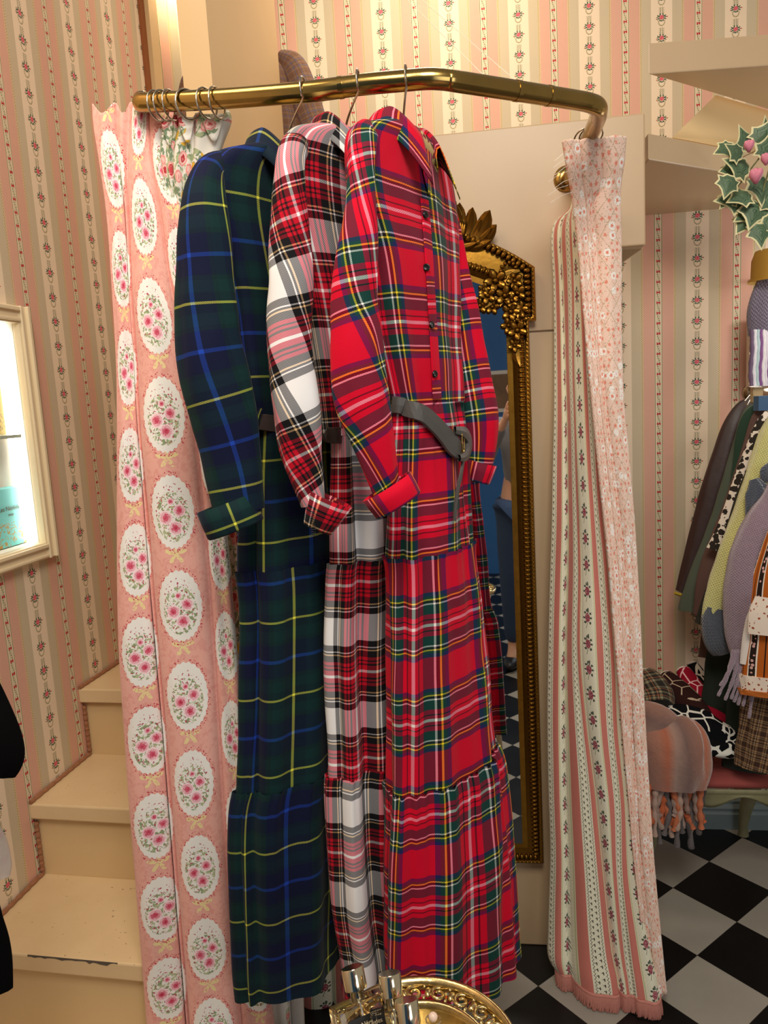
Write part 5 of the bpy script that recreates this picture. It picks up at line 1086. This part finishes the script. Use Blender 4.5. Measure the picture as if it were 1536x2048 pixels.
def bottle(px, py, lean, capr, w, d, h, yaw, lab, juice=JUI, label=False, bloom=False):
    caph = capr * 1.75; UP = Vector((math.sin(rad(lean)), math.sin(rad(24)), math.cos(rad(24)) * math.cos(rad(lean)))).normalized(); tot = h + .011 + caph; zb = cT.z - .0115
    dr = ray(px, py); k = dr.z / dr.y; Yt = (zb + UP.z * tot - H) / k; top = aty(px, py, Yt); base = top - UP * tot
    t = thing('perfume_bottle', lab, 'perfume bottle', tuple(base), 'perfume bottles on the gilt tray')
    ax = Vector((math.cos(rad(yaw)), math.sin(rad(yaw)), 0)); ax = (ax - UP * ax.dot(UP)).normalized(); ay = UP.cross(ax)
    o = MB().box(base + UP * (h / 2), (w, d, h), ax, ay, UP).build('glass', GLB, t); bevel(o, .004, 3)
    o = MB().box(base + UP * (h * .28 + .003), (w - .012, d - .012, h * .50), ax, ay, UP).build('perfume', juice, t); bevel(o, .003, 2)
    MB().lathe(base + UP * h, [(capr * .62, -.001), (capr * .62, .010), (capr * .7, .012)], 24, UP, ax).build('neck_collar', CAPM, t, True)
    MB().tube([base + UP * (h + .005), base + UP * .01], .0012, 8).build('dip_tube', plain('clear_tube', 'E8E8E0', .3), t)
    c = base + UP * (h + .011); o = MB().lathe(c, [(0, 0), (capr * .98, 0), (capr, .0012), (capr, caph - .0015), (capr * .95, caph), (0, caph)], 36, UP, ax).build('cap', CAPM, t, True)
    o.modifiers.new('split', 'EDGE_SPLIT').split_angle = .6
    fr_n = -ay
    if label:
        c = base + fr_n * (d / 2 + .0006) + UP * (h * .56); lb = MB().box(c, (w * .66, .0008, h * .5), ax, ay, UP).build('label', LBL, t)
        text('lettering', 'Les Néréides', .0072, LTX, c + fr_n * .0006 + UP * h * .10, ax, UP, fr_n, lb); text('lettering', 'PARIS', .004, LTX, c + fr_n * .0006 + UP * h * .02, ax, UP, fr_n, lb)
        MB().box(c + fr_n * .0006 - UP * h * .08, (w * .4, .0003, .0006), ax, ay, UP).build('rule', LTX, lb)
    if bloom:
        mb = MB(); rr = random.Random(6)
        for k in range(9):
            q = base + fr_n * (d / 2 - .009) + ax * (rr.random() - .5) * w * .5 + UP * (h * (.25 + .6 * rr.random())); a = rr.random() * 3
            mb.ell(q, (.007, .0008, .003), ax * math.cos(a) + UP * math.sin(a), ay, UP * math.cos(a) - ax * math.sin(a), 8, 4)
        mb.build('bloom_print', YB, t, True, label='yellow petals printed on the glass')
    return t
bottle(704, 1934, -10, .0138, .070, .032, .074, 26, 'clear perfume bottle with a black label, rear left of the group on the tray', label=True)
bottle(778, 1946, -5, .0138, .058, .030, .074, 6, 'clear perfume bottle in the middle of the group with the tallest gold cap', bloom=True)
bottle(812, 1999, -5, .0138, .062, .030, .074, 8, 'clear perfume bottle nearest the viewer, its gold cap just inside the bottom edge', bloom=True)
# small pearl ornament on the tray
t = thing('earring', 'small gold earring with a blush pearl lying on the gilt tray', 'jewellery', tuple(cT)); q = atz(866, 2034, cT.z + .004)
MB().ell(q, (.006,) * 3, nu=14, nv=10).build('pearl', plain('blush_pearl', 'E8CDBB', .15), t, True); MB().tube([q + Vector((math.cos(i * .5) * .009, math.sin(i * .5) * .009, -.004)) for i in range(13)], .0012, 6).build('setting', CAPM, t, True)
# ================================================================ what the mirror sees
BLU = plain('blue_paint', '2F6FB4', .6, var=.08); 
MB().box((.35, -2.64, 1.6), (4.0, .08, 3.2)).build('wall_front', BLU, kind='structure')
pf = thing('picture_frame', 'small framed photograph on the blue wall, visible only in the mirror', 'picture', (-.22, -2.59, 1.55))
MB().box((-.22, -2.585, 1.55), (.26, .02, .34)).build('frame', plain('white_frame', 'E8E6E2', .4), pf); MB().box((-.22, -2.573, 1.55), (.20, .004, .28)).build('print', plain('sepia_print', '8A6A50', .5, var=.6, scale=9), pf)
# pink textiles on a second table in front of the viewer, seen in the glass
tt = thing('display_table', 'white oval display table with a beaded edge, seen in the mirror beside the red dress', 'table', (.40, .55, 0))
WT = plain('white_lacquer', 'DAD3C8', .35, var=.1); cc = Vector((.42, .60, 0)); P = []
for r, z in ((0, .60), (.17, .60), (.19, .605), (.195, .62), (.19, .63), (.178, .632), (.17, .625), (0, .625)): P.append([cc + Vector((math.cos(2 * PI * k / 48) * r * .9, math.sin(2 * PI * k / 48) * r * 1.2, z)) for k in range(49)])
MB().grid(P).build('top', WT, tt, True)
for a in (45, 135, 225, 315): MB().tube([cc + Vector((math.cos(rad(a)) * .10, math.sin(rad(a)) * .13, .60)), cc + Vector((math.cos(rad(a)) * .14, math.sin(rad(a)) * .17, .3)), cc + Vector((math.cos(rad(a)) * .12, math.sin(rad(a)) * .16, 0.01))], .013, 10).build('leg', WT, tt, True)
PF = spots('pink_toile', 'E2B6B4', '8E5A6A', 34, .24)
for k in range(4):
    o = MB().box(cc + Vector((-.02 + .01 * (k % 2), .02 * (k % 2), .645 + .034 * k)), (.20 - .01 * k, .26 - .01 * k, .03), (math.cos(.1 * k), math.sin(.1 * k), 0), (-math.sin(.1 * k), math.cos(.1 * k), 0)).build('folded_cloth', PF); bevel(o, .012, 4)
    tagit(o, ('lowest', 'second lowest', 'second highest', 'topmost')[k] + ' folded pink floral cloth of the stack seen in the mirror', 'cloth', 'folded pink cloths on the white display table')
# photographer reflected in the glass
ps = thing('person', 'person in a grey jumper and blue jeans holding up a phone, glimpsed in the mirror', 'person', (.16, -.36, 0))
def skin(name, pts, edges, mat, parent, sub=2, root=0, **k):
    me = bpy.data.meshes.new(name); off = parent_world(parent); me.from_pydata([tuple(Vector(p[:3]) - off) for p in pts], edges, []); me.materials.append(mat)
    o = bpy.data.objects.new(name, me); COL.objects.link(o); o.parent = parent
    m_ = o.modifiers.new('skin', 'SKIN'); m_.use_smooth_shade = True
    for i, p in enumerate(pts):
        sv = me.skin_vertices[0].data[i]; sv.radius = (p[3], p[4] if len(p) > 4 else p[3]); sv.use_root = (i == root)
    s = o.modifiers.new('sub', 'SUBSURF'); s.levels = sub; s.render_levels = sub; return tagit(o, **k)
SK = plain('skin_tone', 'D9A88A', .5); JM = knit('grey_jumper', '6C6C70', '8A8A8E', .006, .4); JN = plain('blue_denim_jeans', '2C4468', .8, var=.2, bmp=.1); HR = plain('brown_hair', '3A241A', .5, var=.3, scale=60)
B = [(0, -.40, .95, .125, .095), (0, -.41, 1.15, .115, .085), (0, -.41, 1.30, .135, .095), (0, -.40, 1.40, .058), (0, -.39, 1.45, .048), (0, -.372, 1.50, .060, .070), (0, -.378, 1.575, .076, .090), (0, -.385, 1.635, .052), (0, -.292, 1.53, .012)]
Eg = [(0, 1), (1, 2), (2, 3), (3, 4), (4, 5), (5, 6), (6, 7), (5, 8)]
def chain(pts, start):
    prev = start
    for p in pts: B.append(p); Eg.append((prev, len(B) - 1)); prev = len(B) - 1
    return prev
for s in (-1, 1):
    w_ = chain([(.165 * s, -.41, 1.35, .054), (.225 * s, -.31, 1.16, .042), (.15 * s, -.17, 1.28, .034), (.075 * s, -.085, 1.39, .026, .02), (.058 * s, -.060, 1.43, .030, .016)], 2)
    for k, L in enumerate((.9, 1.0, .95, .75)):
        z = 1.405 + .022 * k; chain([(.050 * s, -.040, z + .01, .009), (.035 * s, -.024 - .004, z + .018, .008), ((.035 - .028 * L) * s, -.0255, z + .022, .007)], w_)
    chain([(.052 * s, -.065, 1.40, .010), (.030 * s, -.062, 1.415, .009)], w_)
    chain([(.090 * s, -.40, .90, .090), (.10 * s, -.39, .48, .058), (.10 * s, -.41, .09, .038), (.11 * s, -.30, .035, .034)], 0)
B = [(p[0] + .16,) + tuple(p[1:]) for p in B]
skin('body', B, Eg, SK, ps)
J = [(0, -.40, .98, .150, .115), (0, -.41, 1.15, .135, .105), (0, -.41, 1.30, .152, .112), (0, -.40, 1.39, .075)]; JE = [(0, 1), (1, 2), (2, 3)]
for s in (-1, 1):
    n = len(J); J += [(.168 * s, -.41, 1.35, .066), (.228 * s, -.31, 1.155, .056), (.15 * s, -.17, 1.28, .046), (.092 * s, -.105, 1.365, .034)]; JE += [(2, n), (n, n + 1), (n + 1, n + 2), (n + 2, n + 3)]
J = [(p[0] + .16,) + tuple(p[1:]) for p in J]
skin('jumper', J, JE, JM, ps, label='grey jumper')
J = [(0, -.40, .96, .142, .108)]; JE = []
for s in (-1, 1):
    n = len(J); J += [(.090 * s, -.40, .88, .104), (.10 * s, -.39, .48, .074), (.10 * s, -.41, .11, .056)]; JE += [(0, n), (n, n + 1), (n + 1, n + 2)]
J = [(p[0] + .16,) + tuple(p[1:]) for p in J]
skin('jeans', J, JE, JN, ps, label='blue jeans')
MB().ell((.16, -.395, 1.60), (.092, .098, .085), nu=24, nv=14).ell((.16, -.445, 1.50), (.080, .045, .13), nu=20, nv=12).build('hair', HR, ps, True)
for s in (-1, 1):
    MB().ell((.16 + .030 * s, -.292, 1.562), (.011, .006, .006), nu=12, nv=8).build('eye', plain('dark_iris', '20150F', .2), ps, True); MB().tube([(.16 + .08 * s, -.375, 1.57), (.16 + .090 * s, -.38, 1.555), (.16 + .082 * s, -.375, 1.53)], .008, 8).build('ear', SK, ps, True)
    MB().ell((.16 + .11 * s, -.345, .035), (.045, .125, .036), nu=16, nv=8).build('shoe', plain('black_shoe', '15151A', .4), ps, True)
MB().tube([(.136, -.288, 1.500), (.16, -.283, 1.496), (.184, -.288, 1.500)], .004, 6).build('mouth', plain('lip_tone', 'B4675E', .5), ps, True)
ph = thing('phone', 'dark phone held upright by the person, glimpsed in the mirror', 'phone', (.16, -.02, 1.46)); o = MB().box((.16, -.024, 1.45), (.074, .008, .150)).build('case', plain('dark_phone', '14161A', .2), ph); bevel(o, .003)
# ================================================================ camera, light
cam = bpy.data.cameras.new('camera'); co_ = bpy.data.objects.new('camera', cam); COL.objects.link(co_)
cam.sensor_fit = 'AUTO'; cam.sensor_width = 36; cam.lens = F / 2048 * 36; cam.clip_start = .01
R3 = Matrix((CR, CU, -CF)).transposed(); co_.matrix_world = Matrix.Translation(EYE) @ R3.to_4x4()
sc.camera = co_
def area(name, loc, target, size, power, col, shape='SQUARE'):
    l = bpy.data.lights.new(name, 'AREA'); l.size = size; l.energy = power; l.color = col; l.shape = shape
    o = bpy.data.objects.new(name, l); COL.objects.link(o); o.location = loc
    d = Vector(target) - Vector(loc); o.rotation_euler = d.to_track_quat('-Z', 'Y').to_euler(); return o
WARM = (1, .80, .58)
area('ceiling_lamp', (.1, -.2, 2.9), (.1, 1.4, .9), .8, 42, (1, .92, .82))
area('ceiling_lamp', (-.7, .9, 3.0), (-.8, 1.6, .6), .5, 11, WARM)
area('stairwell_lamp', (.2, 2.35, 3.1), (.3, 2.5, 1.9), .5, 9, WARM)
area('shop_window', (1.5, -1.9, 1.7), (.1, 1.6, 1.0), 1.3, 18, (.96, .97, 1))
l = bpy.data.lights.new('wall_lamp', 'POINT'); l.energy = 4.5; l.color = (1, .82, .55); l.shadow_soft_size = .03
q = onplane(345, -45, UP0, WN) - WN * .12
o = bpy.data.objects.new('wall_lamp', l); COL.objects.link(o); o.location = q
l = bpy.data.lights.new('recess_lamp', 'POINT'); l.energy = 4.2; l.color = (1, .93, .86); l.shadow_soft_size = .08
o = bpy.data.objects.new('recess_lamp', l); COL.objects.link(o); o.location = (1.32, 1.85, 1.80)
w = bpy.data.worlds.new('world'); sc.world = w; w.use_nodes = True
w.node_tree.nodes['Background'].inputs[0].default_value = (1, .88, .74, 1); w.node_tree.nodes['Background'].inputs[1].default_value = .32
vs = sc.view_settings; vs.view_transform = 'Standard'; vs.look = 'None'; vs.gamma = 1; vs.use_curve_mapping = False; vs.exposure = -0.15
